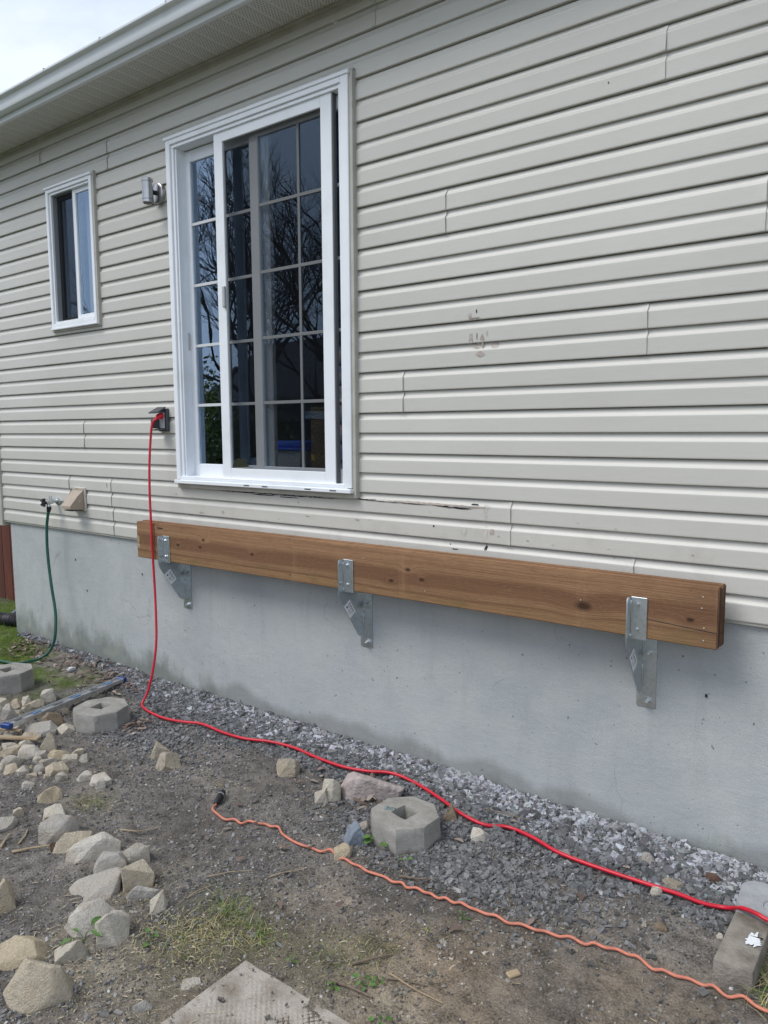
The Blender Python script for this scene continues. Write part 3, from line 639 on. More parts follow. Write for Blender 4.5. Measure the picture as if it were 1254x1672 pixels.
# damage on the siding: torn strip and its painted shadow where the old deck was fixed, caulk, scuffs
def blotch(x, z, w, h, mat, name, y=-.0014, seed=0, n=14, rot=0.):
    q = random.Random(seed); k = int(z/c_); t = z-k*c_; pts = []
    for i in range(n):
        a = 2*math.pi*i/n; rr = .55+.45*q.random(); px, pz = math.cos(a)*w/2*rr, math.sin(a)*h/2*rr
        px, pz = px*math.cos(rot)-pz*math.sin(rot), px*math.sin(rot)+pz*math.cos(rot)
        pts.append((x+px, z+pz))
    def Y(zz): kk = math.floor(zz/c_); return prof_y(zz-kk*c_)+y
    mb = MB().add([(a, Y(b), b) for a, b in pts]+[(x, Y(z), z)], [(i, (i+1) % n, n) for i in range(n)])
    obj(name, mb, mat, house, 60)
for i, (bx, bz, bw, bh, m) in enumerate([(-2.44, .370, .16, .010, 'tear_shade'), (-2.28, .367, .20, .009, 'caulk'), (-2.10, .364, .14, .012, 'barepaper'), (-1.98, .362, .12, .008, 'tear_shade'), (-1.86, .356, .09, .012, 'tear_shade'), (-1.78, .366, .10, .012, 'barepaper'),
        (-1.915, .366, .16, .018, 'barepaper'), (-1.795, .378, .06, .012, 'tear_shade'), (-1.735, .345, .022, .09, 'caulk'), (-1.728, .372, .05, .018, 'caulk'), (-1.732, .255, .02, .07, 'caulk'), (-1.70, .256, .03, .038, 'barepaper'), (-1.665, .24, .018, .014, 'barepaper'),
        (-1.735, .178, .022, .034, 'tear_shade'), (-1.85, .245, .045, .05, 'caulk'), (-2.02, .262, .012, .014, 'tear_shade'), (-1.93, .18, .010, .008, 'tear_shade'), (-1.90, .16, .05, .006, 'tear_shade'), (-3.2, .357, .26, .008, 'tear_shade'), (-3.0, .352, .2, .007, 'tear_shade'), (-3.45, .362, .22, .006, 'barepaper'),
        (-4.265, .345, .006, .06, 'tear_shade'), (-4.285, .125, .006, .05, 'tear_shade'), (-4.735, .345, .010, .075, 'tear_shade'), (-4.73, .245, .008, .085, 'tear_shade'), (-4.73, .255, .02, .09, 'caulk'), (-4.72, .145, .012, .05, 'tear_shade'), (-4.765, .35, .02, .05, 'barepaper'),
        (-1.818, 1.135, .030, .075, 'stain'), (-1.787, 1.145, .005, .045, 'tear_shade'), (-1.760, 1.128, .030, .075, 'stain'), (-1.735, 1.155, .014, .03, 'stain'), (-1.79, 1.105, .07, .03, 'stain'), (-1.80, 1.225, .075, .016, 'stain'), (-1.79, 1.255, .008, .022, 'tear_shade'), (-1.825, 1.24, .022, .03, 'stain'), (-1.70, 1.10, .05, .03, 'stain'), (-1.77, 1.065, .06, .03, 'stain'),
        (-2.62, 2.742, .03, .018, 'paper'), (-1.20, 2.078, .008, .01, 'tear_shade'), (-3.75, .22, .05, .01, 'barepaper'), (-3.55, .235, .035, .02, 'barepaper'), (-2.85, .255, .05, .012, 'barepaper'), (-2.5, .26, .04, .01, 'barepaper'), (-2.42, .27, .025, .012, 'caulk')]):
    blotch(bx, bz, bw, bh, m, {'stain': 'siding_scuff', 'tear_shade': 'siding_tear_shade', 'caulk': 'caulk_smear', 'barepaper': 'siding_scuff', 'paper': 'paint_fleck'}[m], seed=i)
def torn(xa, xb, za, zb, hh, mat, seed, name='siding_tear_shade', y=-.0018):
    q = random.Random(seed); n = int((xb-xa)/.016); up, lo = [], []
    for i in range(n+1):
        s = i/n; xx = xa+(xb-xa)*s; zz = za+(zb-za)*s; e = min(1, 6*s, 6*(1-s))
        up.append((xx, zz+hh*e*q.uniform(.15, 1))); lo.append((xx, zz-hh*e*q.uniform(.1, .9)))
    Y = lambda zz: prof_y(zz-math.floor(zz/c_)*c_)+y
    mb = MB().add([(a, Y(b), b) for a, b in up]+[(a, Y(b), b) for a, b in lo], [(i, n+1+i, n+2+i, i+1) for i in range(n)])
    obj(name, mb, mat, house, 60)
torn(-2.50, -1.76, .374, .366, .009, 'caulk', 1, 'caulk_smear'); torn(-2.46, -2.05, .366, .362, .0022, 'tear_shade', 2, y=-.0024); torn(-1.98, -1.80, .358, .357, .005, 'tear_shade', 3, y=-.0024); torn(-2.30, -1.76, .372, .366, .007, 'barepaper', 4, 'siding_scuff', -.003)  # black strips paint the tear's gaps and the shadow below its raised flake
torn(-3.60, -2.60, .366, .362, .0045, 'tear_shade', 5); torn(-4.0, -3.3, .372, .366, .006, 'caulk', 6, 'caulk_smear')
q = random.Random(3)
for i in range(26):
    sx, sz = q.uniform(-4.2, -.8), q.choice([.12, .13, .225, .235, .325, .335])+q.uniform(-.012, .012)
    blotch(sx, sz, q.uniform(.006, .02), q.uniform(.004, .012), q.choice(['barepaper', 'tear_shade', 'caulk']), 'siding_scuff', seed=100+i)
for i in range(14):
    fx, fz = q.uniform(-5.8, -.6), q.uniform(-.8, -.1)
    mb = MB().box(fx-.004, fx+.004, .0195, .0225, fz-.007, fz+.007, .001); 
    if i < 4: obj('pit', mb, 'tear_shade', house)

# ------------------------------------------------------------------ fittings on the wall
def build_light():
    t = thing('wall_light', (-4.05, -.004, 2.10), 'brushed steel cylinder wall light left of the patio door', 'light')
    mb = MB().tube([(-4.05, -.001, 2.18), (-4.05, -.006, 2.18), (-4.05, -.026, 2.18), (-4.05, -.030, 2.18)], [.060, .061, .061, .054], 32); obj('base_plate', mb, 'stainless', t)
    obj('arm', MB().cyl((-4.05, -.028, 2.18), (-4.05, -.062, 2.18), .014, 14), 'black', t)
    cy = -.09; obj('cylinder', MB().tube([(-4.05, cy, z) for z in (2.108, 2.110, 2.250, 2.252)], [.030, .032, .032, .030], 28), 'stainless', t)
    for z in (2.128, 2.232): obj('band', MB().tube([(-4.05, cy, z-.0015), (-4.05, cy, z+.0015)], .0325, 28), 'dgrey', t)
    obj('lens', MB().cyl((-4.05, cy, 2.104), (-4.05, cy, 2.1079), .026, 20), 'dgrey', t)
    obj('rear_rail', MB().box(-4.056, -4.044, -.0585, -.05, 2.105, 2.255, .002), 'black', t)
build_light()
def build_outlet():
    t = thing('outlet_box', (-4.08, 0, .73), 'grey outdoor outlet box with lifted cover on siding by patio door', 'outlet')
    obj('back_plate', MB().box(-4.125, -4.035, -.022, .006, .722, .868, .005), 'dgrey', t)
    obj('socket_face', MB().box(-4.105, -4.052, -.030, -.0225, .742, .845, .004), 'lgrey', t)
    cv = MB().prism([(-.022, .872), (-.026, .878), (-.095, .842), (-.092, .836)], 'x', -4.122, -4.038); obj('cover', cv, 'dgrey', t)
    cv = MB().prism([(-.022, .736), (-.022, .742), (-.082, .734), (-.082, .728)], 'x', -4.122, -4.038); cv.box(-4.122, -4.100, -.082, -.022, .742, .80, .003); obj('lower_cover', cv, 'dgrey', t)
build_outlet()
def build_vent():
    t = thing('dryer_vent_hood', (-5.11, 0, .14), 'tan plastic dryer vent hood with caulked edge above the hose tap', 'vent hood')
    obj('flange', MB().box(-5.185, -5.035, -.014, .012, .150, .312, .005), 'beige', t)
    pr = [(-.0145, .300), (-.0145, .162), (-.105, .168), (-.118, .172), (-.118, .192), (-.060, .262)]
    h = MB(); n = len(pr); xa, xb = -5.176, -5.046
    P = lambda i, x, k: (x, pr[i][0], pr[i][1]) 
    sh = []
    for i in range(n):
        d = .012 if pr[i][0] < -.1 else 0
        sh += [(xa+d, *pr[i]), (xb-d*.3, *pr[i])]
    h.add(sh, [(2*i, 2*i+1, 2*((i+1) % n)+1, 2*((i+1) % n)) for i in range(n)]+[tuple(2*i for i in range(n)), tuple(2*i+1 for i in range(n))][::1])
    obj('hood', h, 'beige', t, 25)
    obj('flap', MB().box(-5.165, -5.055, -.10, -.02, .156, .1615), 'dgrey', t)
    qq = random.Random(5); cb = []
    for k in range(40):
        a = k/39; per = [(-5.188, .152), (-5.188, .315), (-5.032, .315), (-5.032, .150)]
        sgs = [(per[0], per[1]), (per[1], per[2]), (per[2], per[3])]; s = min(2, int(a*3)); f_ = a*3-s; p0, p1 = sgs[s]
        cb.append((p0[0]+(p1[0]-p0[0])*f_+qq.uniform(-.002, .002), -.006, p0[1]+(p1[1]-p0[1])*f_+qq.uniform(-.002, .002)))
    obj('caulk_bead', MB().tube(cb, [.005+.003*qq.random() for _ in cb], 6), 'caulk', t, 60)
    obj('screw', MB().cyl((-5.0455, -.045, .225), (-5.0435, -.045, .225), .005, 8), 'zinc', t)
build_vent()
def build_tap():
    t = thing('hose_tap', (-5.42, 0, .13), 'metal outdoor tap with black star handle feeding the green hose', 'tap')
    obj('wall_flange', MB().tube([(-5.42, .008, .205), (-5.42, -.006, .205), (-5.42, -.010, .205)], [.030, .030, .020], 18), 'zinc', t)
    obj('body', MB().tube([(-5.42, -.004, .205), (-5.42, -.03, .205), (-5.42, -.05, .203), (-5.42, -.085, .2), (-5.42, -.10, .2)], [.013, .013, .019, .019, .012], 14), 'zinc', t)
    obj('bonnet', MB().tube([(-5.42, -.055, .20), (-5.42, -.055, .245)], [.012, .009], 12), 'zinc', t)
    obj('spout', MB().tube([(-5.42, -.075, .2), (-5.415, -.077, .178), (-5.413, -.075, .160)], [.013, .012, .014], 12), 'zinc', t)
    hd = MB().cyl((-5.42, -.10, .2), (-5.42, -.122, .2), .012, 10)
    for k in range(5):
        a = 2*math.pi*k/5; hd.tube([(-5.42+.008*math.cos(a), -.112, .2+.008*math.sin(a)), (-5.42+.030*math.cos(a), -.112, .2+.030*math.sin(a))], [.009, .012], 8)
    obj('handle', hd, 'black', t, 50)
build_tap()

# ------------------------------------------------------------------ ledger beam and its brackets
BX0, BX1, BZ0, BZ1, BY0, BY1 = -4.238, -.680, -.088, .146, -.136, -.060
def build_beam():
    t = thing('ledger_beam', (BX0, -.098, BZ0), 'doubled brown treated timber beam held along the wall on steel brackets', 'beam')
    for ya, yb, dx, dz in ((BY0, -.0985, 0, 0), (-.0975, BY1, .006, .004)):
        k = bmesh.new(); bmesh.ops.create_cube(k, size=1)
        for v in k.verts: v.co = Vector(((BX0+BX1)/2+dx+v.co.x*(BX1-BX0), (ya+yb)/2+v.co.y*(yb-ya), (BZ0+BZ1)/2+v.co.z*(BZ1-BZ0)+dz))
        bmesh.ops.bevel(k, geom=list(k.edges), offset=.0035, segments=2, affect='EDGES')
        bmesh.ops.bisect_plane
        for i in range(1, 30):
            g = k.verts[:]+k.edges[:]+k.faces[:]; bmesh.ops.bisect_plane(k, geom=g, plane_co=(BX0+(BX1-BX0)*i/30, 0, 0), plane_no=(1, 0, 0))
        for v in k.verts:
            v.co.z += .0022*noise.noise(Vector((v.co.x*1.1, dx*90, 0)))+.003*math.sin((v.co.x-BX0)*.85); v.co.y += .0015*noise.noise(Vector((v.co.x*1.3, 4, dx*90)))
        obj('plank', MB().bm(k), 'wood', t, 40)
    q = random.Random(11)
    for sx, sz in [(-.735, .105), (-.738, .062), (-.728, -.012), (-.728, -.060), (-1.21, .03), (-2.35, .09), (-1.98, -.03)]:
        obj('nail_head', MB().tube([(sx, BY0+.001, sz), (sx, BY0-.0022, sz+.001)], [.0034, .0026], 7), 'dullzinc', t)
    for sx, sz, w_, h_ in [(-4.225, .03, .02, .03), (-4.222, -.01, .022, .018), (-3.99, .118, .045, .006)]:
        pts = [(sx+w_*math.cos(a)*(.6+.4*q.random()), BY0-.0008, sz+h_*math.sin(a)*(.6+.4*q.random())) for a in [i*math.pi/5 for i in range(10)]]
        obj('chipped_spot', MB().add(pts, [tuple(range(10))]), 'palewood' if sz < .05 else 'tear_shade', t)
    ck = [(-.98, BY0-.0004, -.005), (-.90, BY0-.0004, -.011), (-.80, BY0-.0004, -.018), (-.684, BY0-.0004, -.025)]
    obj('drying_crack', MB().tube(ck, .0012, 5), 'tear_shade', t)
build_beam()
def build_bracket():
    t = thing('beam_bracket', (0, .0, -.417), 'bracket', 'bracket', 'galvanised brackets carrying the timber beam')
    # plate facing: x right, y into the wall
    bp_ = [(-.018, -.417), (.060, -.417), (.060, .10), (-.018, .10)]
    obj('back_plate', MB().prism(bp_, 'y', .019, .0245), 'galv', t)
    wb = [(.0188, .09), (.0188, -.352), (-.004, -.356), (-.020, -.350), (-.030, -.338), (-.168, -.128), (-.176, -.108), (-.178, -.09), (-.178, .058), (-.175, .068), (-.167, .073), (-.1425, .073), (-.1425, -.0945), (-.052, -.0945), (-.052, .09)]
    obj('web', MB().prism(wb, 'x', -.0028, .0028), 'galv', t)
    obj('front_flange', MB().box(.003, .066, -.1421, -.1371, -.094, .074, .0015), 'galv', t)
    for (a, b) in ((-.09, -.075), (.0, .06)): obj('weld', MB().tube([(.004, -.1435, z) for z in np.linspace(a, b, 7)], [.0022, .004, .0036, .0042, .0036, .004, .002], 6), 'zinc', t, 60)
    for (a, b) in ((-.31, -.24), (-.17, -.11)): obj('weld', MB().tube([(.0045, .0165, z) for z in np.linspace(a, b, 7)], [.0022, .0042, .0036, .0042, .0036, .004, .002], 6), 'zinc', t, 60)
    for bz, br in ((-.192, .0125), (-.394, .0125)):
        wsh = obj('washer', MB().cyl((.026, .0186, bz), (.026, .0152, bz), .021, 22), 'zinc', t); obj('bolt_head', MB().cyl((.026, .0150, bz), (.026, .0035, bz), br, 6), 'zinc', wsh)
        obj('bolt_shank', MB().cyl((.026, .0034, bz), (.026, -.006, bz), .006, 10), 'zinc', wsh)
    for bz in (.045, -.055):
        wsh = obj('washer', MB().cyl((.028, -.1425, bz), (.028, -.1445, bz), .0095, 16), 'zinc', t); obj('bolt_head', MB().cyl((.028, -.1446, bz), (.028, -.1515, bz), .0065, 6), 'zinc', wsh)
    # sticker on the right side of the web, lying along the sloping edge
    e = Vector((0, .138, -.210)).normalized(); up = Vector((0, -e.z, e.y)); c0 = Vector((.0031, -.1085, -.205))
    e, up = e, Vector((0, .210, .138)).normalized()
    def Q(a, b, d=0.): return c0+e*a+up*b+Vector((d, 0, 0))
    st = obj('sticker', MB().add([Q(-.043, -.008), Q(.043, -.008), Q(.043, .046), Q(-.043, .046)], [(0, 1, 2, 3)]), 'paper', t)
    cu = bpy.data.curves.new('txt', 'FONT'); cu.body = 'NAMI'; cu.size = .019; cu.align_x = 'LEFT'
    to = bpy.data.objects.new('txt', cu); COL.objects.link(to); bpy.context.view_layer.update()
    me = bpy.data.meshes.new_from_object(to.evaluated_get(bpy.context.evaluated_depsgraph_get())); bpy.data.objects.remove(to)
    xm = max(v.co.x for v in me.vertices); sx = .060/xm
    mb = MB().add([Q(-.031+v.co.x*sx, .0255+v.co.y*.95, .0004) for v in me.vertices], [tuple(p.vertices) for p in me.polygons]); obj('lettering', mb, 'ink', st, 20)
    q = random.Random(2); ln = MB(); 
    for j, (b, a0, a1) in enumerate([(.018, -.031, .030), (.0085, -.008, .030), (.002, -.008, .022)]):
        a = a0
        while a < a1: w_ = q.uniform(.003, .009); ln.add([Q(a, b, .0004), Q(min(a+w_, a1), b, .0004), Q(min(a+w_, a1), b+.0026, .0004), Q(a, b+.0026, .0004)], [(0, 1, 2, 3)]); a += w_+.0018
    obj('small_print', ln, 'inkgrey', st)
    obj('print_block', MB().add([Q(-.031, .002, .0004), Q(-.017, .002, .0004), Q(-.017, .012, .0004), Q(-.031, .012, .0004)], [(0, 1, 2, 3)]), 'inkblue', st)
    return t
b0 = build_bracket()
for i, (bx, lb) in enumerate([(-1.004, 'galvanised steel bracket nearest the right end of the timber beam'), (-2.481, 'galvanised steel bracket under the middle of the timber beam'), (-3.963, 'galvanised steel bracket at the left end of the beam beside red cable')]):
    o = b0 if i == 0 else dup(b0); o.location = (bx, 0, -.417); o['label'] = lb

# ------------------------------------------------------------------ cables, hose
REDH = [(-4.060,-0.050,0.813),(-4.064,-0.085,0.798),(-4.079,-0.100,0.771),(-4.087,-0.110,0.683),(-4.090,-0.125,0.510),(-4.078,-0.140,0.317),(-4.061,-0.150,0.124),(-4.059,-0.150,-0.032),(-4.038,-0.160,-0.226),(-3.993,-0.190,-0.412),(-3.960,-0.220,-0.597),(-3.957,-0.255,-0.768),(-3.972,-.290,-.90)]
REDG = [(-3.975,-0.331),(-3.891,-0.372),(-3.795,-0.388),(-3.672,-0.383),(-3.530,-0.360),(-3.406,-0.326),(-3.223,-0.324),(-3.056,-0.316),(-2.917,-0.264),(-2.753,-0.243),(-2.566,-0.255),(-2.394,-0.261),(-2.256,-0.236),(-2.139,-0.190),(-1.987,-0.198),(-1.807,-0.259),(-1.676,-0.314),(-1.545,-0.326),(-1.453,-0.277),(-1.327,-0.299),(-1.215,-0.336),(-1.119,-0.346),(-0.970,-0.349),(-0.830,-0.351),(-0.722,-0.340),(-0.642,-0.325),(-0.566,-0.310)]
ORANGE = [(-2.620,-0.889),(-2.598,-0.929),(-2.543,-0.945),(-2.482,-0.954),(-2.450,-0.930),(-2.406,-0.932),(-2.389,-0.900),(-2.340,-0.896),(-2.312,-0.875),(-2.274,-0.882),(-2.246,-0.864),(-2.198,-0.888),(-2.122,-0.905),(-2.063,-0.908),(-2.033,-0.891),(-1.976,-0.892),(-1.950,-0.861),(-1.893,-0.882),(-1.858,-0.877),(-1.813,-0.889),(-1.781,-0.878),(-1.740,-0.889),(-1.701,-0.885),(-1.661,-0.875),(-1.618,-0.883),(-1.588,-0.868),(-1.556,-0.877),(-1.526,-0.859),(-1.489,-0.863),(-1.467,-0.850),(-1.433,-0.856),(-1.409,-0.841),(-1.372,-0.848),(-1.348,-0.833),(-1.309,-0.841),(-1.283,-0.832),(-1.242,-0.834),(-1.208,-0.824),(-1.159,-0.830),(-1.115,-0.814),(-1.064,-0.815),(-1.034,-0.800),(-0.984,-0.799),(-0.951,-0.780),(-0.903,-0.779),(-0.877,-0.761),(-0.839,-0.763),(-0.807,-0.739),(-0.768,-0.749),(-0.736,-0.740),(-0.685,-0.763),(-0.656,-0.746),(-0.616,-0.754),(-0.580,-0.735),(-0.536,-0.747),(-0.509,-0.731),(-0.466,-0.746),(-0.428,-0.722),(-0.391,-0.739),(-0.356,-0.741),(-0.323,-0.727),(-0.282,-0.742)]
def build_cables():
    t = thing('extension_cord', (-3.975, -.331, GZ), 'red extension cord plugged into wall outlet and trailing along the gravel', 'cord')
    pts = REDH+[(x, y, ground_z(x, y)+.021+.004*math.sin(i*1.7)) for i, (x, y) in enumerate(REDG)]
    pts += [(-.508, -.371, -.907), (-.457, -.405, -.888), (-.42, -.417, -.889), (-.33, -.424, -.887), (-.22, -.40, -.93)]
    obj('cable', MB().tube(smoothpts(pts, 5), .0076, 10), 'red', t, 60)
    obj('plug', MB().tube([(-4.073, -.030, .822), (-4.071, -.034, .822), (-4.068, -.060, .816), (-4.064, -.082, .803)], [.019, .020, .018, .009], 14), 'red', t, 40)
    t = thing('extension_cord', (-2.62, -.889, GZ), 'kinked orange extension cord lying across the bare soil in the foreground', 'cord')
    pts = [(x, y, ground_z(x, y)+.0105+.002*math.sin(i*2.1)) for i, (x, y) in enumerate(ORANGE)]
    obj('cable', MB().tube(smoothpts(pts, 4), .0053, 9), 'orange', t, 60)
    g = GZ; obj('connector', MB().tube([(-2.621, -.892, g+.012), (-2.628, -.878, g+.014), (-2.645, -.845, g+.020), (-2.662, -.815, g+.024), (-2.666, -.808, g+.024)], [.007, .014, .0165, .0165, .013], 12), 'black', t, 40)
    obj('connector_ring', MB().tube([(-2.650, -.838, g+.021), (-2.653, -.832, g+.022)], .0175, 12), 'alu', t)
    obj('prong', MB().tube([(-2.666, -.808, g+.024), (-2.674, -.792, g+.026)], .005, 8), 'alu', t)
    t = thing('garden_hose', (-5.42, -.1, GZ), 'dark green garden hose hanging from the wall tap onto mossy ground', 'hose')
    pts = [(-5.413,-.075,.158),(-5.421,-.078,.127),(-5.442,-.085,.016),(-5.434,-.095,-.168),(-5.382,-.110,-.394),(-5.306,-.130,-.590),(-5.273,-.150,-.697),(-5.265,-.170,-.805),(-5.29,-.20,-.89),(-5.33,-.25,-.935),(-5.345,-.31,-.945),(-5.364,-.40,-.945),(-5.473,-.445,-.943),(-5.62,-.47,-.94),(-5.85,-.52,-.94)]
    obj('tube', MB().tube(smoothpts(pts, 6), .0105, 12), 'green', t, 60)
    obj('coupling', MB().tube([(-5.413, -.075, .168), (-5.414, -.0755, .150), (-5.420, -.0775, .130)], [.017, .017, .013], 12), 'black', t)
build_cables()

# ------------------------------------------------------------------ deck blocks, slabs, level
def deck_block(x, y, ang, hang, Rr, z0, Hh, label):
    t = thing('deck_block', (x, y, z0), label, 'deck block', 'octagonal concrete deck blocks')
    hs = .062; n = 8; mb = MB(); q = random.Random(int(x*100))
    def oc(rr, z, jit=.0):
        o = []
        for i in range(n):
            a = ang+2*math.pi*(i+.5)/n; ww = rr
            o.append((x+ww*math.cos(a)+q.uniform(-jit, jit), y+ww*math.sin(a)+q.uniform(-jit, jit), z))
        return o
    def sq(z, k=1.0): return [(x+hs*k*math.cos(hang+math.pi*j/4)*(.72 if j % 2 else 1), y+hs*k*math.sin(hang+math.pi*j/4)*(.72 if j % 2 else 1), z) for j in range(8)]
    rings = [oc(Rr*1.03, z0), oc(Rr*1.0, z0+Hh-.008, .001), oc(Rr*.975, z0+Hh, .0015), sq(z0+Hh+.001), sq(z0+Hh-.006, .95), sq(z0+Hh-.075, .9)]
    for rg in rings: mb.v += rg
    for k in range(len(rings)-1):
        for i in range(8):
            j = (i+1) % 8
            if k == 2:   # top face: octagon vertices sit half a step off the hole vertices
                mb.f.append((k*8+i, k*8+j, (k+1)*8+j)); mb.f.append((k*8+i, (k+1)*8+j, (k+1)*8+i))
            else: mb.f.append((k*8+i, k*8+j, (k+1)*8+j, (k+1)*8+i))
    mb.f.append(tuple(range(40, 48)))
    k = bmesh.new(); vs = [k.verts.new(v) for v in mb.v]; [k.faces.new([vs[i] for i in fc]) for fc in mb.f]; k.edges.ensure_lookup_table()
    es = [e for e in k.edges if all(v.index < 0 or True for v in e.verts) and max((vs.index(v) for v in e.verts)) < 24 and e.calc_face_angle(0) > .3]
    bmesh.ops.bevel(k, geom=es, offset=.009, segments=2, affect='EDGES', clamp_overlap=True)
    bmesh.ops.triangulate(k, faces=k.faces[:]); bmesh.ops.subdivide_edges(k, edges=[e for e in k.edges if e.calc_length() > .02], cuts=4, use_grid_fill=True); bmesh.ops.recalc_face_normals(k, faces=k.faces[:]); k.normal_update()
    for v in k.verts: p = v.co*1.0; v.co += v.normal*(.0035*noise.noise(p*14)+.0022*noise.noise(p*40)-.006*max(0, noise.noise(p*22+Vector((3, 1, 2)))-.38))
    obj('body', MB().bm(k), 'cast', t, 40)
    return t
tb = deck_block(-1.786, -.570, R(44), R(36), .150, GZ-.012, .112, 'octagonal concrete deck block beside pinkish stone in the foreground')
pq = random.Random(8); pm = MB()
for i in range(3):
    cx, cy = (-1.868, -.585) if i < 2 else (-1.862, -.56); n = 12
    pts = [(cx+.02*math.cos(a)*(.4+.6*pq.random())+.008*i, cy+.022*math.sin(a)*(.4+.6*pq.random())-.010*i, GZ+.1005+.0004*i) for a in [2*math.pi*k/n for k in range(n)]]
    pm.add(pts, [tuple(range(n))])
obj('paint_splash', pm, simple('teal_paint', (.06, .13, .15), .6, col2=(.22, .24, .23), scale=60, lo=.45, hi=.6), tb)
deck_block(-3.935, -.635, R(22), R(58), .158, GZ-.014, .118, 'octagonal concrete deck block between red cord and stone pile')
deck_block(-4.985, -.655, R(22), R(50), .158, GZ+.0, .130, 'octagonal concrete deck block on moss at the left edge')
def textured_slab():
    x0, y1, s = -1.757, -1.497, .60; t = thing('paver_slab', (x0+s/2, y1-s/2, GZ), 'square concrete paver with diamond tread pattern at bottom edge', 'paver')
    n = 150; g = np.linspace(0, 1, n); V = []
    for j in range(n):
        for i in range(n):
            px, py = x0+s*g[i], y1-s*g[j]
            a, b = (px+py)/.021, (px-py)/.021
            fa, fb = abs(a-round(a)), abs(b-round(b))
            h = .0035*min(1, max(0, (min(fa, fb)-.06)/.12)); rim = min(g[i], g[j], 1-g[i], 1-g[j])*s
            if rim < .045: h = .0015
            wear = max(0, min(1, .6+1.2*noise.noise(Vector((px*9, py*9, 2))))); h *= wear
            z = GZ+.003+h*1.3+.0025*noise.noise(Vector((px*5, py*5, 0)))+.0012*noise.noise(Vector((px*45, py*45, 1)))
            if rim < .006: z -= .012
            if rim < .0025: z -= .06
            V.append((px+.004*noise.noise(Vector((px*8, py*8, 5))), py+.004*noise.noise(Vector((px*8, py*8, 7))), z))
    V = np.array(V)-np.array(t.location); idx = np.arange(n*n).reshape(n, n)
    F = np.stack([idx[:-1, :-1], idx[1:, :-1], idx[1:, 1:], idx[:-1, 1:]], -1).reshape(-1, 4)
    fastmesh('tread_top', V, F, 'slab', None, True, parent=t)
textured_slab()
def edge_blocks():
    t = thing('concrete_block', (-.47, -.52, GZ), 'long concrete block smeared with white paint at lower right', 'block')
    mb = MB().box(-.528, -.412, -.672, -.378, GZ-.03, -.918, .009, 2)
    mb.v = [(x+.004*noise.noise(Vector((x*9, y*9, z*9))), y+.004*noise.noise(Vector((x*9, y*9, z*9+4))), z+.003*noise.noise(Vector((x*12, y*12, 1)))) for x, y, z in mb.v]
    obj('body', mb, simple('soiled_block', (.27, .245, .21), .93, col2=(.14, .12, .095), scale=14, lo=.42, hi=.7, bmp=(90, .006)), t, 40)
    q = random.Random(4); n = 30
    pts = [(-.440+.030*math.cos(a)*(.35+.65*q.random()), -.515+.055*math.sin(a)*(.3+.7*q.random()), -.9135) for a in [2*math.pi*k/n for k in range(n)]]
    obj('paint_smear', MB().add(pts, [tuple(range(n))]), 'paint', t)
    t = thing('concrete_block', (-.40, -.27, GZ), 'pale rounded concrete block against foundation at right edge', 'block')
    mb = MB()
    poly = []
    for cx, cy, a0 in ((-.480, -.235, 90), (-.500, -.335, 180), (-.26, -.335, 270), (-.26, -.215, 0)):
        rr = .06 if a0 == 90 else .035
        for k in range(6): a = R(a0+18*k); poly.append((cx+rr*math.cos(a), cy+rr*math.sin(a)))
    top = [(x*.985-.006, y*.985-.004) for x, y in poly]; n = len(poly)
    mb.v = [(x, y, GZ-.03) for x, y in poly]+[(x, y, -.909) for x, y in poly]+[(x, y, -.902) for x, y in top]
    mb.f = [(k*n+i, k*n+(i+1) % n, (k+1)*n+(i+1) % n, (k+1)*n+i) for k in range(2) for i in range(n)]+[tuple(range(2*n, 3*n))]
    obj('body', mb, 'rearblk', t, 40)
    ring = MB().tube([(-.415+.04*math.cos(a), -.315+.045*math.sin(a), -.9015) for a in [2*math.pi*k/24 for k in range(25)]], .0035, 6); obj('cast_ring', ring, 'rearblk', t, 60)
edge_blocks()
